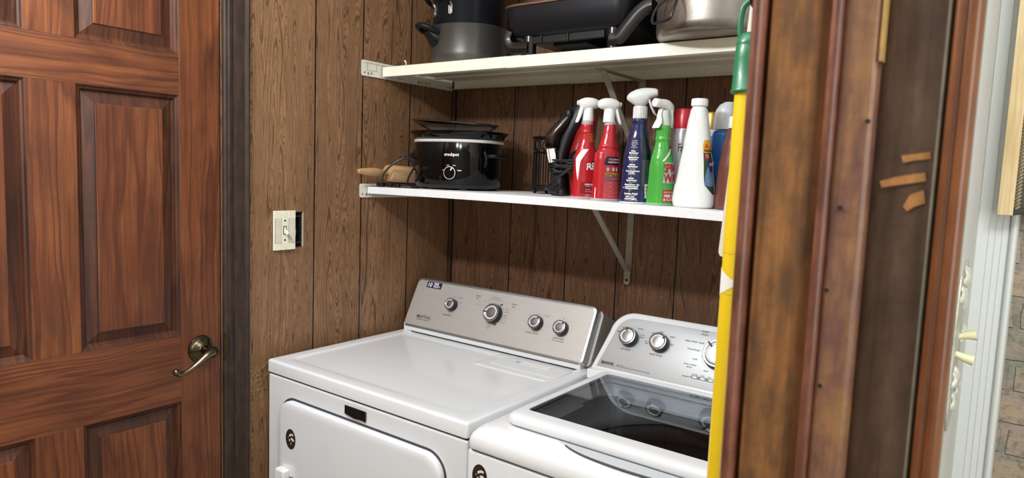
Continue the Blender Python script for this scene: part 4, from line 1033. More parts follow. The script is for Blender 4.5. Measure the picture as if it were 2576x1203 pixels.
# wire basket
wb = thing('wire_basket', 'black wrought wire basket with scrolled rim and ball feet on the lower shelf', 'basket', (.495, -.115, SZ))
bx_, by_, br = .499, -.115, .064
wm = plain('wrought_black', '#17161a', .42, metal=.4)
def bk(a, r, z): return Vector((bx_ + r * math.cos(a), by_ + r * math.sin(a), SZ + z))
for z, r, th in ((.158, br + .003, .0028), (.117, br, .0022), (.021, br, .0024)):
    P(wb, 'hoop', MB().tube([bk(2 * PI * k / 40, r, z) for k in range(40)], th, 8, closed=True), wm)
P(wb, 'base_band', MB().rings([[bk(2 * PI * k / 40, r, z) for k in range(40)] for r, z in ((br - .001, .009), (br + .0015, .009), (br + .0015, .022), (br - .001, .022))], closed=True), wm)
P(wb, 'bottom', MB().lathe([(.002, .009), (br, .009), (br, .0105), (.002, .0105)], (bx_, by_, SZ), 40), wm)
for k in range(24):
    a = 2 * PI * (k + .5) / 24
    P(wb, 'bar', MB().tube([bk(a, br, .020), bk(a, br, .118)], .0017, 6), wm)
for k in range(12):
    a = 2 * PI * k / 12; b = MB()
    b.tube([bk(a + .20 * math.cos(t * PI / 8), br + .001, .1375 + .0155 * math.sin(t * PI / 8)) for t in range(16)], .0017, 6, closed=True)
    P(wb, 'scroll', b, wm)
for k in range(4):
    a = 2 * PI * (k + .62) / 4
    P(wb, 'foot', MB().lathe([(.0005, -.0005), (.004, .0008), (.006, .0045), (.004, .009), (.001, .010)], bk(a, br - .002, 0), 14), wm)

# handheld vacuum with wrapped cord
hv = thing('handheld_vacuum', 'black and red corded handheld vacuum standing upright with cord wrapped round', 'handheld vacuum', (.625, -.215, SZ))
blk = plain('vac_black', '#17171a', .45); redp = plain('vac_red', '#8e1a1c', .18, coat=.5)
def hull(cs, n=24):
    """cs: centre, half-x (u), half-y (v), exponent, tilt of u axis in degrees"""
    rs = []
    for (x, y, z, rx, ry, p) in cs:
        ring = []
        for k in range(n):
            a = 2 * PI * k / n; c, s = math.cos(a), math.sin(a)
            ring.append(Vector((x + rx * math.copysign(abs(c) ** (2 / p), c), y + ry * math.copysign(abs(s) ** (2 / p), s), z)))
        rs.append(ring)
    return rs
b = MB().rings(hull([(.583, -.215, SZ - .0008, .019, .024, 4), (.583, -.215, SZ + .004, .020, .026, 4), (.581, -.213, SZ + .05, .018, .024, 4), (.579, -.210, SZ + .10, .017, .024, 3.5), (.586, -.206, SZ + .130, .019, .026, 3), (.597, -.200, SZ + .165, .023, .030, 3), (.612, -.194, SZ + .20, .026, .032, 2.6), (.622, -.190, SZ + .232, .023, .028, 2.4), (.629, -.188, SZ + .252, .013, .018, 2.2), (.633, -.187, SZ + .258, .004, .006, 2)]))
P(hv, 'nozzle_body', b, blk, angle=50)
b = MB().rings(hull([(.628, -.196, SZ + .0, .016, .026, 3), (.628, -.196, SZ + .03, .021, .030, 2.8), (.627, -.196, SZ + .08, .027, .034, 2.4), (.630, -.194, SZ + .12, .027, .034, 2.4), (.640, -.190, SZ + .17, .024, .030, 2.3), (.650, -.186, SZ + .205, .016, .022, 2.2), (.655, -.184, SZ + .215, .006, .010, 2)]))
P(hv, 'red_shell', b, redp, angle=60)
b = MB().rings(hull([(.566, -.243, SZ + .132, .014, .015, 2.6), (.567, -.243, SZ + .142, .017, .018, 2.6), (.569, -.241, SZ + .158, .018, .018, 2.6), (.577, -.237, SZ + .172, .020, .018, 2.6), (.590, -.232, SZ + .190, .019, .016, 2.6), (.600, -.228, SZ + .205, .014, .013, 2.6), (.603, -.227, SZ + .212, .010, .010, 2.4)]))
P(hv, 'handle', b, plain('vac_brown_gloss', '#170d0a', .16, coat=1.), angle=50)
P(hv, 'release_knob', MB().lathe([(.0085, 0), (.0105, .004), (.0105, .018), (.008, .022)], (.606, -.226, SZ + .203), 20), blk)
P(hv, 'collar', MB().lathe([(.016, 0), (.0175, .003), (.0175, .012), (.015, .015)], (.568, -.243, SZ + .126), 24), M['black_gloss'])
b = MB().add([(.5655, -.2565, SZ + .060 + .052), (.583, -.2545, SZ + .112), (.5775, -.2545, SZ + .148), (.557, -.2565, SZ + .146)], [(0, 1, 2, 3)])
b = MB().prism([(.566, .086), (.588, .086), (.585, .108), (.580, .124), (.556, .122), (.560, .104)], lambda x, z: (x, -.250, SZ + z), lambda x, z: (x, -.2515, SZ + z))
tg_ = P(hv, 'spec_label', b, plain('label_white', '#e9e9e6', .5))
PP(tg_, 'stripe', MB().prism([(.5705, .0855), (.572, .0855), (.5625, .1225), (.561, .1225)], lambda x, z: (x, -.2514, SZ + z), lambda x, z: (x, -.2522, SZ + z)), M['ink'])
b = MB()
for k in range(7):
    z = SZ + .062 + k * .0052; w = .012 * math.sin(k * 2.1)
    b.tube(cr([(.556 - .001 * k, -.222, z), (.572, -.248, z + w * .3), (.602, -.250, z - w * .4), (.640, -.246, z + w * .4), (.664, -.215, z), (.645, -.155, z), (.60, -.160, z + w * .2), (.563, -.185, z)], 5, closed=True), .0028, 7, closed=True)
b.tube(cr([(.640, -.256, SZ + .075), (.610, -.262, SZ + .052), (.575, -.262, SZ + .030), (.566, -.262, SZ + .018), (.578, -.262, SZ + .012)], 6), .0032, 8)
c_ = P(hv, 'cord', b, blk)
b = MB().tube([(.575, -.264, SZ + .014), (.598, -.266, SZ + .010), (.612, -.268, SZ + .010)], [.0045, .006, .0075], 10).lathe([(.004, -.009), (.009, -.005), (.0098, 0), (.009, .006), (.004, .010)], (.620, -.268, SZ + .0105), 16)
PP(c_, 'plug', b, blk)
b = MB()
for k in range(4): b.tube([(.632 + k * .0048, -.2285 + .001 * k, SZ + .118 + k * .001), (.6385 + k * .0048, -.2255, SZ + .139 + k * .0005)], .0012, 6)
P(hv, 'vent_slots', b, plain('vent_cream', '#d9b8a0', .4))
P(hv, 'wheel', MB().rings([[Vector((.640 + r * math.cos(k * PI / 12), -.229 - h, SZ + .098 + r * math.sin(k * PI / 12))) for k in range(24)] for r, h in ((.0235, 0), (.0235, .006), (.019, .008), (.015, .004), (.010, .004))], True, True), blk)

# ------------------------------------------------------------------ bottles
class Bottle:
    """oval bottle; sections (z, rx, ry, cx, p) in the bottle's own frame: +x = spray side, -y = label face"""
    def __init__(s, secs):
        s.z = []; s.q = []
        pts = [Vector((0, 0, 0))]
        n = 6; arr = []
        for i in range(len(secs) - 1):
            a, b_, c, d = secs[max(i - 1, 0)], secs[i], secs[i + 1], secs[min(i + 2, len(secs) - 1)]
            for j in range(n):
                t = j / n
                arr.append([b_[k] + (c[k] - b_[k]) * (t if k == 0 else (3 * t * t - 2 * t ** 3) * .5 + .5 * t) for k in range(5)])
        arr.append(list(secs[-1])); s.arr = arr
    def at(s, z):
        A = s.arr
        if z <= A[0][0]: return A[0]
        for i in range(1, len(A)):
            if A[i][0] >= z:
                t = (z - A[i - 1][0]) / max(1e-9, A[i][0] - A[i - 1][0]); return [lerp(A[i - 1][k], A[i][k], t) for k in range(5)]
        return A[-1]
    def pt(s, a, z, off=0.):
        _, rx, ry, cx_, p = s.at(z); c, q = math.cos(a), math.sin(a)
        return Vector((cx_ + (rx + off) * math.copysign(abs(c) ** (2 / p), c), (ry + off) * math.copysign(abs(q) ** (2 / p), q), z))
    def body(s, z0=None, z1=None, n=48):
        zs = [r[0] for r in s.arr if (z0 is None or r[0] >= z0) and (z1 is None or r[0] <= z1)]
        return MB().rings([[s.pt(2 * PI * k / n, z) for k in range(n)] for z in zs])
    def patch(s, mb, f0, f1, zf=None, nu=16, nv=10, off=.0006, u0=0, u1=1):
        """f0(v), f1(v): start / end angle (degrees) at height zf(v)"""
        vs = []; fs = []
        for j in range(nv + 1):
            v = j / nv; z = zf[0] + (zf[1] - zf[0]) * v; a0, a1 = math.radians(f0(v)), math.radians(f1(v))
            for i in range(nu + 1): vs.append(s.pt(a0 + (a1 - a0) * i / nu, z, off))
        for j in range(nv):
            for i in range(nu):
                k = j * (nu + 1) + i; fs.append((k, k + 1, k + nu + 2, k + nu + 1))
        return mb.add(vs, fs)
    def text(s, mb, txt, size, a0, z, R=.033, rot=0., off=.0011, xs=1.0, **k):
        vs, fs = text_geo(txt, size, **k); vs = [(u * xs, v) for u, v in vs]; c, q = math.cos(math.radians(rot)), math.sin(math.radians(rot)); a0 = math.radians(a0)
        return mb.add([s.pt(a0 + (u * c - v * q) / R, z + u * q + v * c, off) for u, v in vs], fs)
def spray_head(t, z, mat, style='round', mirror=1, coll=None, rcap=.0145):
    """trigger sprayer at height z, nozzle towards +x"""
    b = MB()
    n = 24
    if style == 'round':
        P0 = [(z, .0138, .0138, 0), (z + .002, .0142, .0142, 0), (z + .026, .0130, .0130, 0), (z + .032, .0118, .0105, -.002)]
        b.rings([[Vector((cx_ + rx * math.cos(2 * PI * k / n), ry * math.sin(2 * PI * k / n), zz)) for k in range(n)] for zz, rx, ry, cx_ in P0])
        rs = []   # head along x
        for x, ry, z0, z1 in ((-.0290, .002, .040, .044), (-.0275, .008, .034, .050), (-.022, .0120, .031, .0535), (-.012, .0135, .029, .0565), (0, .0130, .026, .0572), (.010, .0115, .024, .0560), (.018, .0100, .030, .0530), (.0235, .0080, .036, .0500), (.0245, .0060, .038, .048)):
            zc, hz = z + (z0 + z1) / 2, (z1 - z0) / 2
            rs.append([Vector((x, ry * math.cos(2 * PI * k / n), zc + hz * math.sin(2 * PI * k / n))) for k in range(n)])
        b.rings(rs)
        sh = t_part(t, 'spray_head', b, mat, angle=60)
        tb = MB(); rs = []
        for x, zz, w, th in ((.0150, .036, .0080, .0055), (.0195, .022, .0085, .0050), (.0230, .010, .0090, .0045), (.0270, .000, .0100, .0040), (.0290, -.005, .008, .002)):
            rs.append([Vector((x + th * math.cos(2 * PI * k / 12), w * math.sin(2 * PI * k / 12), z + zz)) for k in range(12)])
        tb.rings(rs); t_sub(sh, 'trigger', tb, mat, angle=60)
        t_sub(sh, 'nozzle', MB().tube([(.022, 0, z + .043), (.0285, 0, z + .043)], .0058, 16), mat, angle=50)
    elif style == 'sleek':
        b.lathe([(.0158, z - .002), (.0160, z + .026), (.0150, z + .0275)], (0, 0, 0), 36)
        rb = MB()
        for k in range(30):
            a = 2 * PI * k / 30; rb.tube([(.0160 * math.cos(a), .0160 * math.sin(a), z), (.0160 * math.cos(a), .0160 * math.sin(a), z + .024)], .0007, 4)
        cl = t_part(t, 'ribbed_collar', b, mat, angle=50); t_sub(cl, 'ribs', rb, mat)
        b = MB(); rs = []
        for x, ry, z0, z1 in ((-.0330, .002, .0445, .048), (-.031, .008, .041, .0535), (-.024, .013, .036, .060), (-.012, .0155, .0285, .066), (0, .0158, .027, .0690), (.012, .0140, .030, .0700), (.022, .0115, .044, .0695), (.032, .0098, .049, .0685), (.0375, .0085, .050, .066), (.0385, .0070, .052, .063)):
            zc, hz = z + (z0 + z1) / 2, (z1 - z0) / 2
            rs.append([Vector((x, ry * math.cos(2 * PI * k / n), zc + hz * math.sin(2 * PI * k / n))) for k in range(n)])
        b.rings(rs); sh = t_part(t, 'spray_head', b, mat, angle=60)
        tb = MB(); rs = []
        for x, zz, w, th in ((.0170, .050, .0065, .004), (.0215, .036, .0065, .0035), (.0260, .024, .0070, .0032), (.0330, .011, .0078, .0034), (.0400, .004, .006, .002)):
            rs.append([Vector((x + th * math.cos(2 * PI * k / 12), w * math.sin(2 * PI * k / 12), z + zz)) for k in range(12)])
        tb.rings(rs); t_sub(sh, 'trigger', tb, mat, angle=60)
    else:
        b.lathe([(.0150, z), (.0150, z + .004), (.0125, z + .018), (.0120, z + .030), (.011, z + .034)], (0, 0, 0), 28)
        t_part(t, 'neck_collar', b, plain('frosted_collar', '#c9d2c8', .3), angle=50)
        b = MB(); rs = []
        for x, ry, z0, z1 in ((-.0220, .006, .026, .044), (-.018, .0105, .024, .052), (-.008, .0122, .030, .0575), (.004, .0110, .036, .0590), (.014, .0095, .038, .0585), (.022, .0088, .0400, .0575), (.0235, .0086, .0402, .0573)):
            zc, hz = z + (z0 + z1) / 2, (z1 - z0) / 2
            rs.append([Vector((x, ry * math.cos(2 * PI * k / n), zc + hz * math.sin(2 * PI * k / n))) for k in range(n)])
        b.rings(rs)
        # rear skirt
        rs = []
        for x, zz, w, th in ((-.014, .035, .011, .006), (-.0165, .015, .0105, .005), (-.018, -.004, .0085, .003)):
            rs.append([Vector((x + th * math.cos(2 * PI * k / 12), w * math.sin(2 * PI * k / 12), z + zz)) for k in range(12)])
        b.rings(rs); sh = t_part(t, 'spray_head', b, mat, angle=60)
        nb = MB().lathe([(.0098, 0), (.0100, .010), (.0088, .012), (.0055, .0125), (.0052, .0110), (.0020, .0110)], (.0215, 0, z + .049), 28, Matrix(((0, 0, 1), (1, 0, 0), (0, 1, 0))))
        t_sub(sh, 'nozzle', nb, mat, angle=40)
        tb = MB(); rs = []
        for x, zz, w, th in ((.0120, .037, .0060, .005), (.0165, .024, .0060, .0045), (.0165, .014, .0085, .0035), (.0200, .005, .0120, .0030), (.0255, -.004, .0120, .0025), (.0265, -.007, .010, .001)):
            rs.append([Vector((x + th * math.cos(2 * PI * k / 12), w * math.sin(2 * PI * k / 12), z + zz)) for k in range(12)])
        tb.rings(rs); t_sub(sh, 'trigger', tb, mat, angle=60)
    return sh
def t_part(t, name, mb, mat, **k): return mb.build(name, mat, t, **k)
def t_sub(p, name, mb, mat, **k): return mb.build(name, mat, p, **k)
wp = M['white_plastic']
redb = plain('red_bottle', '#b8202a', .22, coat=.4); frost = plain('frosted_band', '#b9b3b6', .35)
def az_rot(dx, dy): return math.atan2(dy, dx)
white = plain('print_white', '#f4efee', .4)

# red 1: front label, spraying away to the left
def bz(x, y): return shelf_z(x) + .0004
RS = [(0, .0300, .0235, 0, 3.2), (.003, .0325, .0255, 0, 3.2), (.028, .0310, .0245, 0, 3.0), (.060, .0300, .0235, 0, 2.8), (.090, .0290, .0225, 0, 2.6), (.108, .0275, .0205, .0, 2.4), (.126, .0215, .0180, .0005, 2.2), (.145, .0165, .0160, .001, 2), (.158, .0155, .0155, .001, 2), (.162, .0165, .0165, .001, 2), (.166, .0152, .0152, .001, 2), (.176, .0150, .0150, .001, 2), (.180, .0145, .0145, .001, 2)]
t = thing('spray_bottle', 'red stain spray bottle with white swoosh on the label, leftmost of the spray bottles', 'spray bottle', (.7105, -.306, bz(.7105, 0)), az_rot(-.62, -.78) , group='spray bottles on the lower shelf')
B1 = Bottle(RS)
bd_ = t_part(t, 'bottle', B1.body(), redb, angle=60)
t_sub(bd_, 'base_rim', Bottle([(-.0002, .0322, .0252, 0, 3.2), (.003, .0330, .0260, 0, 3.2), (.0045, .0328, .0258, 0, 3.2)]).body(), frost)
t_part(t, 'neck_ring', MB().lathe([(.0140, .180), (.0145, .181), (.0145, .189), (.0135, .190)], (.001, 0, 0), 28), frost)
spray_head(t, .189, wp)
# label side seen by the camera is +y here: angles 20..160 deg
b = MB(); B1.patch(b, lambda v: 38 - 26 * math.sin(min(1, v / .75) * PI / 2) + 46 * max(0, (v - .7) / .3), lambda v: 41 + 14 * v + 34 * max(0, (v - .6) / .4), (.045, .120), 8, 24)
t_sub(bd_, 'swoosh', b, white)
b = MB(); B1.patch(b, lambda v: 58, lambda v: 140, (.012, .040), 14, 3, .0005)
t_sub(bd_, 'claim_band', b, plain('dark_red_print', '#8c1420', .35))
b = MB(); B1.patch(b, lambda v: 128 - 38 * math.sin(v * PI), lambda v: 128 + 38 * math.sin(v * PI), (.062, .100), 14, 14, .0007)
t_sub(bd_, 'logo_disc', b, plain('logo_navy', '#2a1430', .35))
b = MB()
B1.text(b, 'RESOLVE', .0225, 82, .0700, R=.030, xs=.60, shear=.25, bold=.0007, rot=8, off=.0016, spacing=.9)
B1.text(b, 'SPOT & STAIN', .0050, 104, .056, R=.030)
B1.text(b, 'REMOVER', .0055, 114, .049, R=.030)
B1.text(b, 'PENETRATES', .0052, 80, .033, R=.030, bold=.0002)
B1.text(b, 'TO LIFT & REMOVE', .0036, 84, .0285, R=.030)
for i, s_ in enumerate(('pet   food', 'wine   more')): B1.text(b, s_, .0042, 84, .0215 - i * .0055, R=.030)
for i in range(3): B1.text(b, 'FOR CARPET AND MORE', .0026, 84, .0095 - i * .0030, R=.030)
t_sub(bd_, 'lettering', b, white)
b = MB(); B1.patch(b, lambda v: 92, lambda v: 140, (.136, .160), 8, 4, .0006); t_sub(bd_, 'neck_label', b, plain('neck_print', '#b5271c', .35))
b = MB()
for i, s_ in enumerate(('POWERFUL', 'FOAM', 'REMOVES', 'STAINS')): B1.text(b, s_, .0050, 94, .1545 - i * .0055, R=.0165, off=.0012, bold=.0001)
t_sub(bd_, 'neck_lettering', b, plain('print_yellow', '#e8a13a', .4))

# red 2: back label, spraying away to the right
RS2 = [(0, .0300, .0235, 0, 3.2), (.003, .0330, .0260, 0, 3.2), (.028, .0315, .0250, 0, 3.0), (.060, .0310, .0245, 0, 2.8), (.095, .0300, .0235, 0, 2.6), (.112, .0285, .0215, .0, 2.4), (.122, .0225, .0190, .001, 2.2), (.128, .0232, .0195, .001, 2.2), (.135, .0205, .0185, .002, 2.1), (.160, .0160, .0155, .003, 2), (.180, .0135, .0135, .004, 2)]
t = thing('spray_bottle', 'red spray bottle showing its back label with yellow strip, second from the left', 'spray bottle', (.7755, -.318, bz(.7755, 0)), az_rot(.45, .55), group='spray bottles on the lower shelf')
B2 = Bottle(RS2)
bd_ = t_part(t, 'bottle', B2.body(), redb, angle=60)
t_sub(bd_, 'base_rim', Bottle([(-.0002, .0325, .0255, 0, 3.2), (.003, .0335, .0265, 0, 3.2), (.0045, .0333, .0263, 0, 3.2)]).body(), frost)
sh = spray_head(t, .185, wp)
t_part(t, 'neck_ring', MB().lathe([(.0130, .178), (.0135, .179), (.0135, .186), (.0130, .187)], (.003, 0, 0), 28), frost)
L0, L1 = 252, 310
b = MB(); B2.patch(b, lambda v: L0 - 4 + 9 * v ** 3, lambda v: L1, (.084, .104), 14, 8, .0007); t_sub(bd_, 'navy_cap_label', b, plain('label_navy', '#14143a', .35))
b = MB(); B2.patch(b, lambda v: L0, lambda v: L1, (.048, .055), 14, 2, .0007); B2.patch(b, lambda v: L0, lambda v: L1, (.0, .001), 1, 1, -.002); t_sub(bd_, 'mauve_strip', b, plain('label_mauve', '#8a6a8e', .4))
b = MB(); B2.patch(b, lambda v: L0 + 3, lambda v: L1, (.0575, .0655), 14, 2, .0008); t_sub(bd_, 'yellow_strip', b, plain('label_yellow', '#e2b32a', .4))
b = MB()
for i in range(3): B2.patch(b, lambda v: L0 + 6 + i * 15 + 5 * (1 - math.sin(v * PI)), lambda v: L0 + 17 + i * 15 - 5 * (1 - math.sin(v * PI)), (.0685, .0795), 8, 10, .0008)
t_sub(bd_, 'pictograms', b, plain('label_picture', '#9fb0c0', .4))
b = MB()
B2.text(b, 'CLEANS &', .0058, L0 + 12, .0955, R=.030, off=.0014, bold=.0002); B2.text(b, 'REFRESHES', .0052, L0 + 10, .0890, R=.030, off=.0014, bold=.0002)
for i in range(12): B2.text(b, ('directions for use on carpet', 'test hidden area before use', 'spray and blot with a cloth')[i % 3], .0031, L0 + 1, .0440 - i * .0034, R=.030, off=.001)
t_sub(bd_, 'lettering', b, plain('print_pale_red', '#e8a8ac', .45))
b = MB(); B2.text(b, 'STAINS ON CARPET', .0031, L0 + 5, .0620, R=.030, off=.0014, bold=.0002); B2.text(b, 'PETS WINE FOOD', .0031, L0 + 5, .0586, R=.030, off=.0014, bold=.0002)
for i in range(3): B2.text(b, 'kills odours at the source', .0024, L0 + 2, .0530 - i * .0023, R=.030, off=.0012)
t_sub(bd_, 'fine_print', b, M['ink'])
b = MB(); B2.patch(b, lambda v: 196, lambda v: 204, (.002, .030), 3, 2, .0008); t_sub(bd_, 'edge_label', b, white)

# navy bottle
NS = [(0, .0350, .0270, 0, 2.8), (.003, .0372, .0285, 0, 2.8), (.020, .0372, .0285, 0, 2.7), (.030, .0360, .0275, 0, 2.6), (.075, .0350, .0260, 0, 2.4), (.110, .0325, .0245, 0, 2.3), (.145, .0260, .0215, 0, 2.2), (.170, .0195, .0180, 0, 2.1), (.182, .0175, .0170, 0, 2), (.190, .0185, .0180, 0, 2), (.195, .0160, .0160, 0, 2)]
t = thing('spray_bottle', 'tall glossy navy blue spray bottle with column of white text, third from left', 'spray bottle', (.851, -.308, bz(.851, 0)), az_rot(.86, .30), group='spray bottles on the lower shelf')
B3 = Bottle(NS)
bd_ = t_part(t, 'bottle', B3.body(), plain('navy_bottle', '#1a2550', .14, coat=.6), angle=60)
t_sub(bd_, 'base_rim', Bottle([(-.0002, .0355, .0275, 0, 2.8), (.002, .0368, .0282, 0, 2.8), (.003, .0366, .028, 0, 2.8)]).body(), wp)
spray_head(t, .196, plain('spray_grey_white', '#d9d9d8', .3, coat=.3), 'sleek')
TX = 258
b = MB()
rows = [('non-stick', .0042, 0), ('spray for', .0042, 0), ('starch and', .0042, 0), ('fabric', .0042, 0), ('refresher', .0042, 0), ('v', .0055, 0), ('Odor', .0046, 1), ('Eliminator', .0048, 1), ('keeps clothes', .0030, 0), ('smelling fresh', .0030, 0), ('Eliminateur', .0048, 1), ("d'odeurs", .0048, 1), ('garde vos', .0030, 0), ('v', .0055, 0), ('Fabric', .0048, 1), ('Refresher', .0050, 1), ('fresh scent', .0030, 0), ('all day long', .0030, 0), ('Desodorisant', .0048, 1), ('textile', .0048, 1), ('parfum frais', .0030, 0), ('v', .0055, 0), ('Static', .0048, 1), ('Remover', .0050, 1), ('removes static', .0030, 0), ('cling', .0030, 0), ('Eliminateur de', .0046, 1), ('crepitement', .0046, 1), ("d'electricite", .0048, 1), ('static', .0030, 0), ('v', .0055, 0), ('Ironing Aid', .0048, 1), ('for crisp results', .0030, 0), ('Aide au', .0046, 1), ('repassage', .0048, 1), ('pour un repassage', .0030, 0)]
z = .146
for s_, h_, bo in rows:
    h_ *= .86; z -= h_ * 1.05 if h_ > .003 else h_ * 1.15
    B3.text(b, s_, h_ * 1.05, TX, z, R=.030, align='CENTER', bold=.0003 if bo else .0, off=.0009)
t_sub(bd_, 'lettering', b, white)
b = MB(); B3.patch(b, lambda v: 288, lambda v: 344, (.028, .150), 16, 14, .0004)
lb_ = t_sub(bd_, 'back_label', b, plain('label_dark_green', '#0f1c22', .22, coat=.5))
b = MB()
for i in range(22): B3.text(b, 'caution read directions keep out of reach', .0025, 291, .098 - i * .0027, R=.032, off=.0009)
t_sub(bd_, 'fine_print', b, plain('print_grey', '#8b96a0', .5))
b = MB(); B3.patch(b, lambda v: 302, lambda v: 330, (.012, .044), 8, 4, .0009); bc = t_sub(bd_, 'barcode', b, white)
b = MB()
for i in range(11): B3.patch(b, lambda v: 305, lambda v: 327, (.0150 + i * .0025, .0150 + i * .0025 + (.0012, .0007, .0016)[i % 3]), 6, 1, .0013)
t_sub(bd_, 'barcode_bars', b, M['ink'])
b = MB(); B3.patch(b, lambda v: 226, lambda v: 236, (.0335, .0365), 3, 1, .0009); t_sub(bd_, 'lilac_mark', b, plain('print_lilac', '#b9a8d8', .4))

# green bottle
GS = [(0, .0275, .0235, 0, 3.0), (.003, .0300, .0255, 0, 3.0), (.030, .0290, .0245, 0, 2.8), (.085, .0280, .0235, 0, 2.6), (.104, .0265, .0215, 0, 2.4), (.126, .0195, .0180, .001, 2.1), (.142, .0160, .0160, .002, 2), (.148, .0175, .0175, .002, 2), (.154, .0158, .0158, .002, 2), (.168, .0165, .0165, .002, 2), (.172, .0170, .0170, .002, 2), (.179, .0150, .0150, .002, 2)]
t = thing('spray_bottle', 'bright green laundry pretreat spray bottle with white trigger, fourth from left', 'spray bottle', (.916, -.316, bz(.916, 0)), az_rot(-.35, -.93), group='spray bottles on the lower shelf')
B4 = Bottle(GS)
bd_ = t_part(t, 'bottle', B4.body(), plain('green_bottle', '#49a843', .2, coat=.4), angle=60)
t_sub(bd_, 'base_rim', Bottle([(-.0002, .0290, .0248, 0, 3), (.003, .0305, .026, 0, 3), (.0045, .0303, .0258, 0, 3)]).body(), plain('pale_green_rim', '#8fbf8a', .35))
spray_head(t, .179, wp, 'open')
b = MB(); B4.patch(b, lambda v: 52 + 55 * v, lambda v: 64 + 55 * v, (.098, .128), 4, 10, .0009); t_sub(bd_, 'slash', b, white)
b = MB(); B4.patch(b, lambda v: 63 + 6 * v, lambda v: 138, (.050, .096), 14, 8, .0006); t_sub(bd_, 'pale_panel', b, plain('panel_pale', '#b8d9bb', .35))
b = MB(); B4.text(b, "SPRAY 'N", .0270, 66, .0735, R=.029, xs=.62, rot=4, bold=.0009, spacing=.84, shear=.12, off=.0016); B4.text(b, 'WASH', .0270, 67, .0510, R=.029, xs=.66, rot=4, bold=.0009, spacing=.86, shear=.12, off=.0016)
t_sub(bd_, 'lettering', b, plain('print_crimson', '#b31234', .35))
b = MB(); B4.patch(b, lambda v: 66, lambda v: 130, (.0075, .035), 10, 4, .0007); rl = t_sub(bd_, 'red_label', b, plain('label_brick', '#b5372c', .35))
b = MB(); B4.text(b, 'REMOVES', .0055, 70, .0275, R=.029, off=.0014); B4.text(b, '100 STAINS', .0085, 70, .0185, R=.029, off=.0014, bold=.0004); B4.text(b, '& COUNTING', .0075, 70, .0105, R=.029, off=.0014, bold=.0003)
t_sub(bd_, 'label_lettering', b, white)
b = MB(); B4.patch(b, lambda v: 96 + 10 * v, lambda v: 150, (.124, .136), 8, 3, .0008); t_sub(bd_, 'shoulder_label', b, plain('label_crimson', '#a8162c', .35))
b = MB(); B4.text(b, 'LAUNDRY STAIN', .0060, 100, .1275, R=.018, off=.0014, rot=4); B4.text(b, 'pretreat power', .0045, 98, .1130, R=.020, off=.0014, rot=12); t_sub(bd_, 'shoulder_lettering', b, plain('print_navy', '#20305a', .4))

# big white refill bottle
WS = [(0, .0385, .0300, 0, 2.6), (.003, .0425, .0330, 0, 2.6), (.014, .0450, .0350, 0, 2.5), (.026, .0440, .0340, 0, 2.5), (.080, .0365, .0290, 0, 2.3), (.130, .0290, .0250, 0, 2.2), (.175, .0225, .0210, 0, 2.1), (.200, .0180, .0180, 0, 2), (.210, .0135, .0135, 0, 2)]
t = thing('refill_bottle', 'large white cone-shaped refill bottle with ribbed white cap on the lower shelf', 'bottle', (.9930, -.308, bz(.99, 0)), math.radians(8))
B5 = Bottle([(z * 1.06, rx * 1.04, ry, c_, p) for z, rx, ry, c_, p in WS])
wb_ = t_part(t, 'bottle', B5.body(), plain('white_hdpe', '#eceeec', .28, coat=.3), angle=60)
cp = t_part(t, 'cap', MB().lathe([(.0170, .222), (.0175, .2225), (.0175, .2365), (.0165, .238)], (0, 0, 0), 36), wp)
rb = MB()
for k in range(40): rb.tube([(.0175 * math.cos(k * PI / 20), .0175 * math.sin(k * PI / 20), .2235), (.0175 * math.cos(k * PI / 20), .0175 * math.sin(k * PI / 20), .2355)], .0006, 4)
t_sub(cp, 'ribs', rb, wp)
A0 = 303
b = MB(); B5.patch(b, lambda v: A0 + 2 + 34 * max(0, 1 - v * 3.5) ** 1.6, lambda v: 350, (.030, .120), 14, 20, .0006); t_sub(wb_, 'label', b, plain('label_forest', '#24492f', .3))
b = MB(); B5.patch(b, lambda v: A0 + 1 + 9 * v ** 6, lambda v: 350, (.120, .148), 14, 6, .0007); t_sub(wb_, 'yellow_label', b, plain('label_amber', '#e5ad2e', .35))
b = MB(); B5.patch(b, lambda v: A0 + 3 + 18 * v ** 2, lambda v: 350, (.048, .092), 10, 8, .0009); t_sub(wb_, 'blue_picture', b, plain('label_blue', '#6d8fb5', .35, noise=.35, nscale=90))
b = MB(); B5.patch(b, lambda v: A0 + 8, lambda v: A0 + 22, (.104, .119), 4, 4, .0010); t_sub(wb_, 'red_tag', b, plain('label_red', '#b01c22', .35))
b = MB(); B5.patch(b, lambda v: A0 + 27 - 6 * math.sin(v * PI), lambda v: 350, (.078, .108), 6, 8, .0012); t_sub(wb_, 'logo_diamond', b, plain('label_indigo', '#3a2a66', .35))
b = MB(); B5.text(b, 'VALUE REFILL', .0068, A0 + 4, .1225, R=.030, bold=.0004, off=.0014); t_sub(wb_, 'lettering', b, M['ink'])
b = MB(); B5.text(b, 'A - 11x', .0130, A0 + 8, .1305, R=.028, bold=.0005, off=.0014); t_sub(wb_, 'red_lettering', b, plain('print_orange_red', '#c23a1c', .4))
b = MB(); B5.text(b, 'KILLS', .0038, A0 + 10, .1140, R=.030, off=.0016); B5.text(b, '99.9%', .0038, A0 + 10, .1095, R=.030, off=.0016); B5.text(b, 'CLEANER', .0075, A0 + 27, .0920, R=.030, rot=14, bold=.0003, off=.0018); t_sub(wb_, 'white_lettering', b, white)
b = MB()
for k in range(26): B5.patch(b, lambda v: 206, lambda v: 214, (.050 + k * .0036, .0515 + k * .0036), 3, 1, .0007)
t_sub(wb_, 'measuring_marks', b, M['ink_grey'])
t_sub(wb_, 'seam_line', MB().tube([B5.pt(math.radians(262), z, .0002) for z in (.185, .200, .212)], .0005, 5), plain('seam_grey', '#c9cbc9', .4))

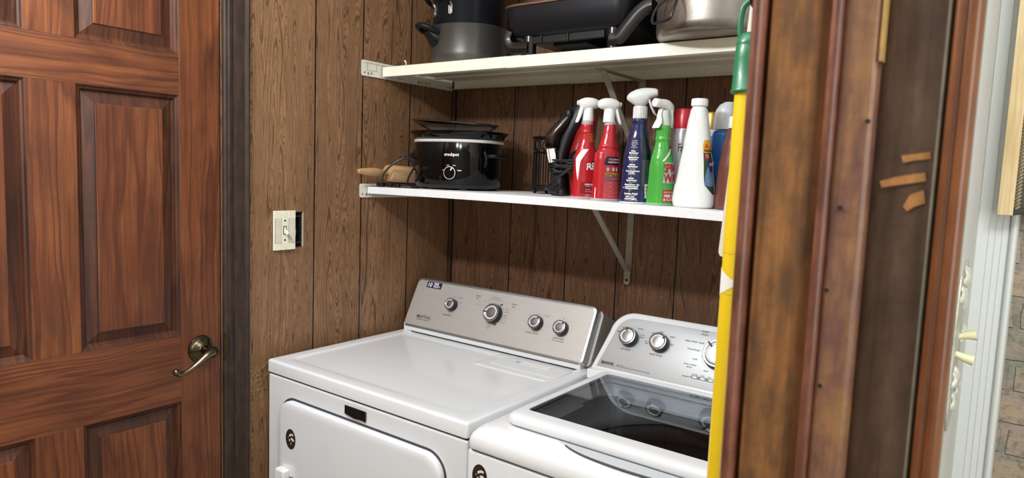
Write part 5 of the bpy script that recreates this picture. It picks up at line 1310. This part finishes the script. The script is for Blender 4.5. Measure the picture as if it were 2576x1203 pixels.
# brown squeeze bottle
t = thing('squeeze_bottle', 'plain brown squeeze bottle with white cap, last bottle before the yellow pole', 'bottle', (1.073, -.300, bz(1.073, 0)))
BB = Bottle([(0, .0300, .024, 0, 2.3), (.003, .0335, .026, 0, 2.3), (.045, .0325, .0255, 0, 2.2), (.090, .0300, .0240, 0, 2.2), (.130, .0250, .0205, 0, 2.1), (.160, .0195, .0175, 0, 2), (.172, .0165, .0160, 0, 2), (.176, .0125, .0125, 0, 2)])
t_part(t, 'bottle', BB.body(), plain('brown_bottle', '#6b3d33', .3, coat=.3), angle=60)
t_part(t, 'cap', MB().lathe([(.0145, .175), (.0150, .176), (.0148, .198), (.013, .200)], (0, 0, 0), 32), wp)

# cans standing behind
def can(t, r, h, bodym, capm, caph, capr=None, dome=False):
    capr = capr or r * .96
    a = t_part(t, 'can', MB().lathe([(r * .95, 0), (r, .002), (r, h - .012), (r * .93, h - .004), (r * .8, h)], (0, 0, 0), 36), bodym, angle=50)
    t_part(t, 'cap', MB().lathe([(capr, h - .010), (capr, h + caph - .006), (capr * .9, h + caph), (capr * .1, h + caph + .001)], (0, 0, 0), 36), capm, angle=50)
    return a
t = thing('aerosol_can', 'grey aerosol starch can with red cap behind the green bottle', 'aerosol can', (.912, -.190, bz(.912, 0)), group='aerosol cans behind the bottles')
fa = can(t, .0255, .188, plain('can_grey', '#b5b4b8', .3, metal=.4), plain('cap_red', '#c4182c', .3), .040)
b = MB()
def canf(r, a0, z): return lambda u, v: Vector(((r + .0007) * math.cos(math.radians(a0) + u / r), (r + .0007) * math.sin(math.radians(a0) + u / r), z + v))
text_on(b, (lambda f_: (lambda u, v: f_(u * .66, v)))(canf(.0255, 262, .126)), 'Faultless', .0270, spacing=.85, bold=.0003); t_sub(fa, 'lettering', b, M['ink'])
t = thing('aerosol_can', 'white and blue aerosol can with gold cap behind the white refill bottle', 'aerosol can', (.970, -.160, bz(.97, 0)), group='aerosol cans behind the bottles')
ga = can(t, .0260, .188, plain('can_white', '#dfe4ea', .3), plain('cap_gold', '#a98d45', .3, metal=.6), .034)
t_sub(ga, 'blue_band', MB().lathe([(.0262, .05), (.0266, .05), (.0266, .165), (.0262, .165)], (0, 0, 0), 36), plain('band_blue', '#6fa0cf', .35, noise=.3))
t = thing('aerosol_can', 'blue air freshener can with translucent white trigger top, rear right corner', 'aerosol can', (1.018, -.215, bz(1.018, 0)), group='aerosol cans behind the bottles')
ba = can(t, .0255, .175, plain('can_blue', '#2a6fc4', .3), wp, .001, .020)
b = MB().rings([[Vector((x + rx * math.cos(2 * PI * k / 24), ry * math.sin(2 * PI * k / 24), z)) for k in range(24)] for z, x, rx, ry in ((.178, 0, .0250, .0250), (.200, 0, .0245, .024), (.222, .001, .0220, .021), (.234, .004, .0170, .016), (.240, .008, .010, .010))])
t_part(t, 'spray_top', b, plain('top_grey_white', '#d5d8dd', .3))

# ------------------------------------------------------------------ yellow pole with green hanging cap
yx, yy = 1.3262, -1.016
yp = thing('broom_handle', 'bright yellow pole with green plastic hanging cap, hanging beside the wooden door frame', 'broom handle', (yx, yy, 0))
tlt = -.0005
def ypt(z): return Vector((yx - .0065 + .0065 * min(z, 1.62) / 1.62, yy, z))
yel = plain('yellow_pole', '#e2be18', .38, coat=.2)
b = MB(); b.tube([ypt(z) for z in (.0, .5, 1.0, 1.3, 1.545)], .0133, 32)
pole = P(yp, 'pole', b, yel)
grn = plain('green_cap', '#1c6e46', .38, coat=.2, noise=.08)
c_z = lambda pr: MB().rings([[ypt(z) + Vector((r * math.cos(k * PI / 16), r * math.sin(k * PI / 16), 0)) for k in range(32)] for r, z in pr])
gc = P(yp, 'hanging_cap', c_z([(.0170, 1.5345), (.0178, 1.5355), (.0178, 1.5375), (.0165, 1.539), (.0158, 1.570), (.0152, 1.5835), (.0147, 1.5845), (.0152, 1.586), (.0142, 1.590), (.0120, 1.594), (.0095, 1.598)]), grn, angle=60)
lp = cr([(yx - .0090, yy, 1.588), (yx - .0125, yy, 1.600), (yx - .0125, yy, 1.616), (yx - .0095, yy, 1.628), (yx, yy, 1.633), (yx + .0095, yy, 1.628), (yx + .0125, yy, 1.616), (yx + .0125, yy, 1.600), (yx + .0090, yy, 1.588)], 6)
PP(gc, 'loop', MB().tube(lp, .0032, 10), grn)
# price diamond + thin rings on the pole
def onpole(a, z, r=.01345): 
    p = ypt(z); return p + Vector((r * math.cos(a), r * math.sin(a), 0))
def pdir(px): 
    d = Vector((CAM.x - yx, CAM.y - yy, 0)); return math.atan2(d.y, d.x) + px
b = MB(); vs = []; fs = []; n = 12; mcol = 10
for i in range(n + 1):
    t_ = i / n; z = 1.311 + .033 * t_; w = (1 - abs(2 * t_ - 1)) ** .8
    a0_, a1_ = -1.7, -1.7 + 2.0 * w + .02
    for c_i in range(mcol + 1): vs.append(onpole(pdir(a0_ + (a1_ - a0_) * c_i / mcol), z, .0137))
for i in range(n):
    for c_i in range(mcol):
        q_ = i * (mcol + 1) + c_i; fs.append((q_, q_ + 1, q_ + mcol + 2, q_ + mcol + 1))
b.add(vs, fs)
PP(pole, 'diamond_sticker', b, plain('sticker_pale', '#e4e0d8', .5))
b = MB()
for z in (1.3605, 1.315): b.tube([onpole(a * PI / 16, z + .0003 * math.sin(a), .01335) for a in range(32)], .00035, 4, closed=True)
PP(pole, 'score_ring', b, plain('score_tan', '#b89a20', .6))

# hook on a cream arm fixed to the partition, and a cream flat stick hanging behind the pole
hk = thing('wall_hook', 'black hook on a grey painted bracket arm holding the yellow pole', 'hook', (1.442, -.99, 1.62))
P(hk, 'bracket_arm', MB().box(1.335, 1.4415, -.985, -.981, 1.600, 1.68), M['bracket'], bevel=.001)
P(hk, 'hook', MB().tube(cr([(1.338, -.984, 1.675), (1.330, -.995, 1.660), (1.329, -1.004, 1.636), (1.329, -1.014, 1.6265), (1.329, -1.026, 1.6265), (1.329, -1.032, 1.634)], 6), .0032, 10).box(1.326, 1.339, -.9895, -.9855, 1.622, 1.682), M['black'])
P(thing('flat_stick', 'cream flat wooden stick hanging behind the yellow pole', 'stick', (1.30, -.955, 1.345)), 'stick', MB().prism([(-.0085, .006), (-.006, .0015), (0, 0), (.006, .0015), (.0085, .006), (.0085, .33), (-.0085, .33)], lambda u, v: Vector((1.2925 + u + v * .062, -.955, 1.347 + v)), lambda u, v: Vector((1.2925 + u + v * .062, -.951, 1.347 + v))), plain('cream_stick', '#dcd3bd', .5))

# straw-coloured shredded fibres low on the wall beside the dryer
random.seed(11)
b = MB()
for k in range(46):
    y = -.770 + random.random() * .038; z = .80 + random.random() * .10; a = random.uniform(-1.9, 1.9); L = random.uniform(.012, .034)
    b.tube([(.001, y, z), (.0025, y + L * .5 * math.sin(a), z + L * .5 * math.cos(a)), (.0015, y + L * math.sin(a + .2), z + L * math.cos(a + .2))], .00035, 4)
o = b.build('frayed_fibres', plain('straw', '#b49a6a', .8)); o['label'] = 'pale frayed straw fibres on the panelled wall left of the dryer'; o['category'] = 'fibres'; o['kind'] = 'stuff'
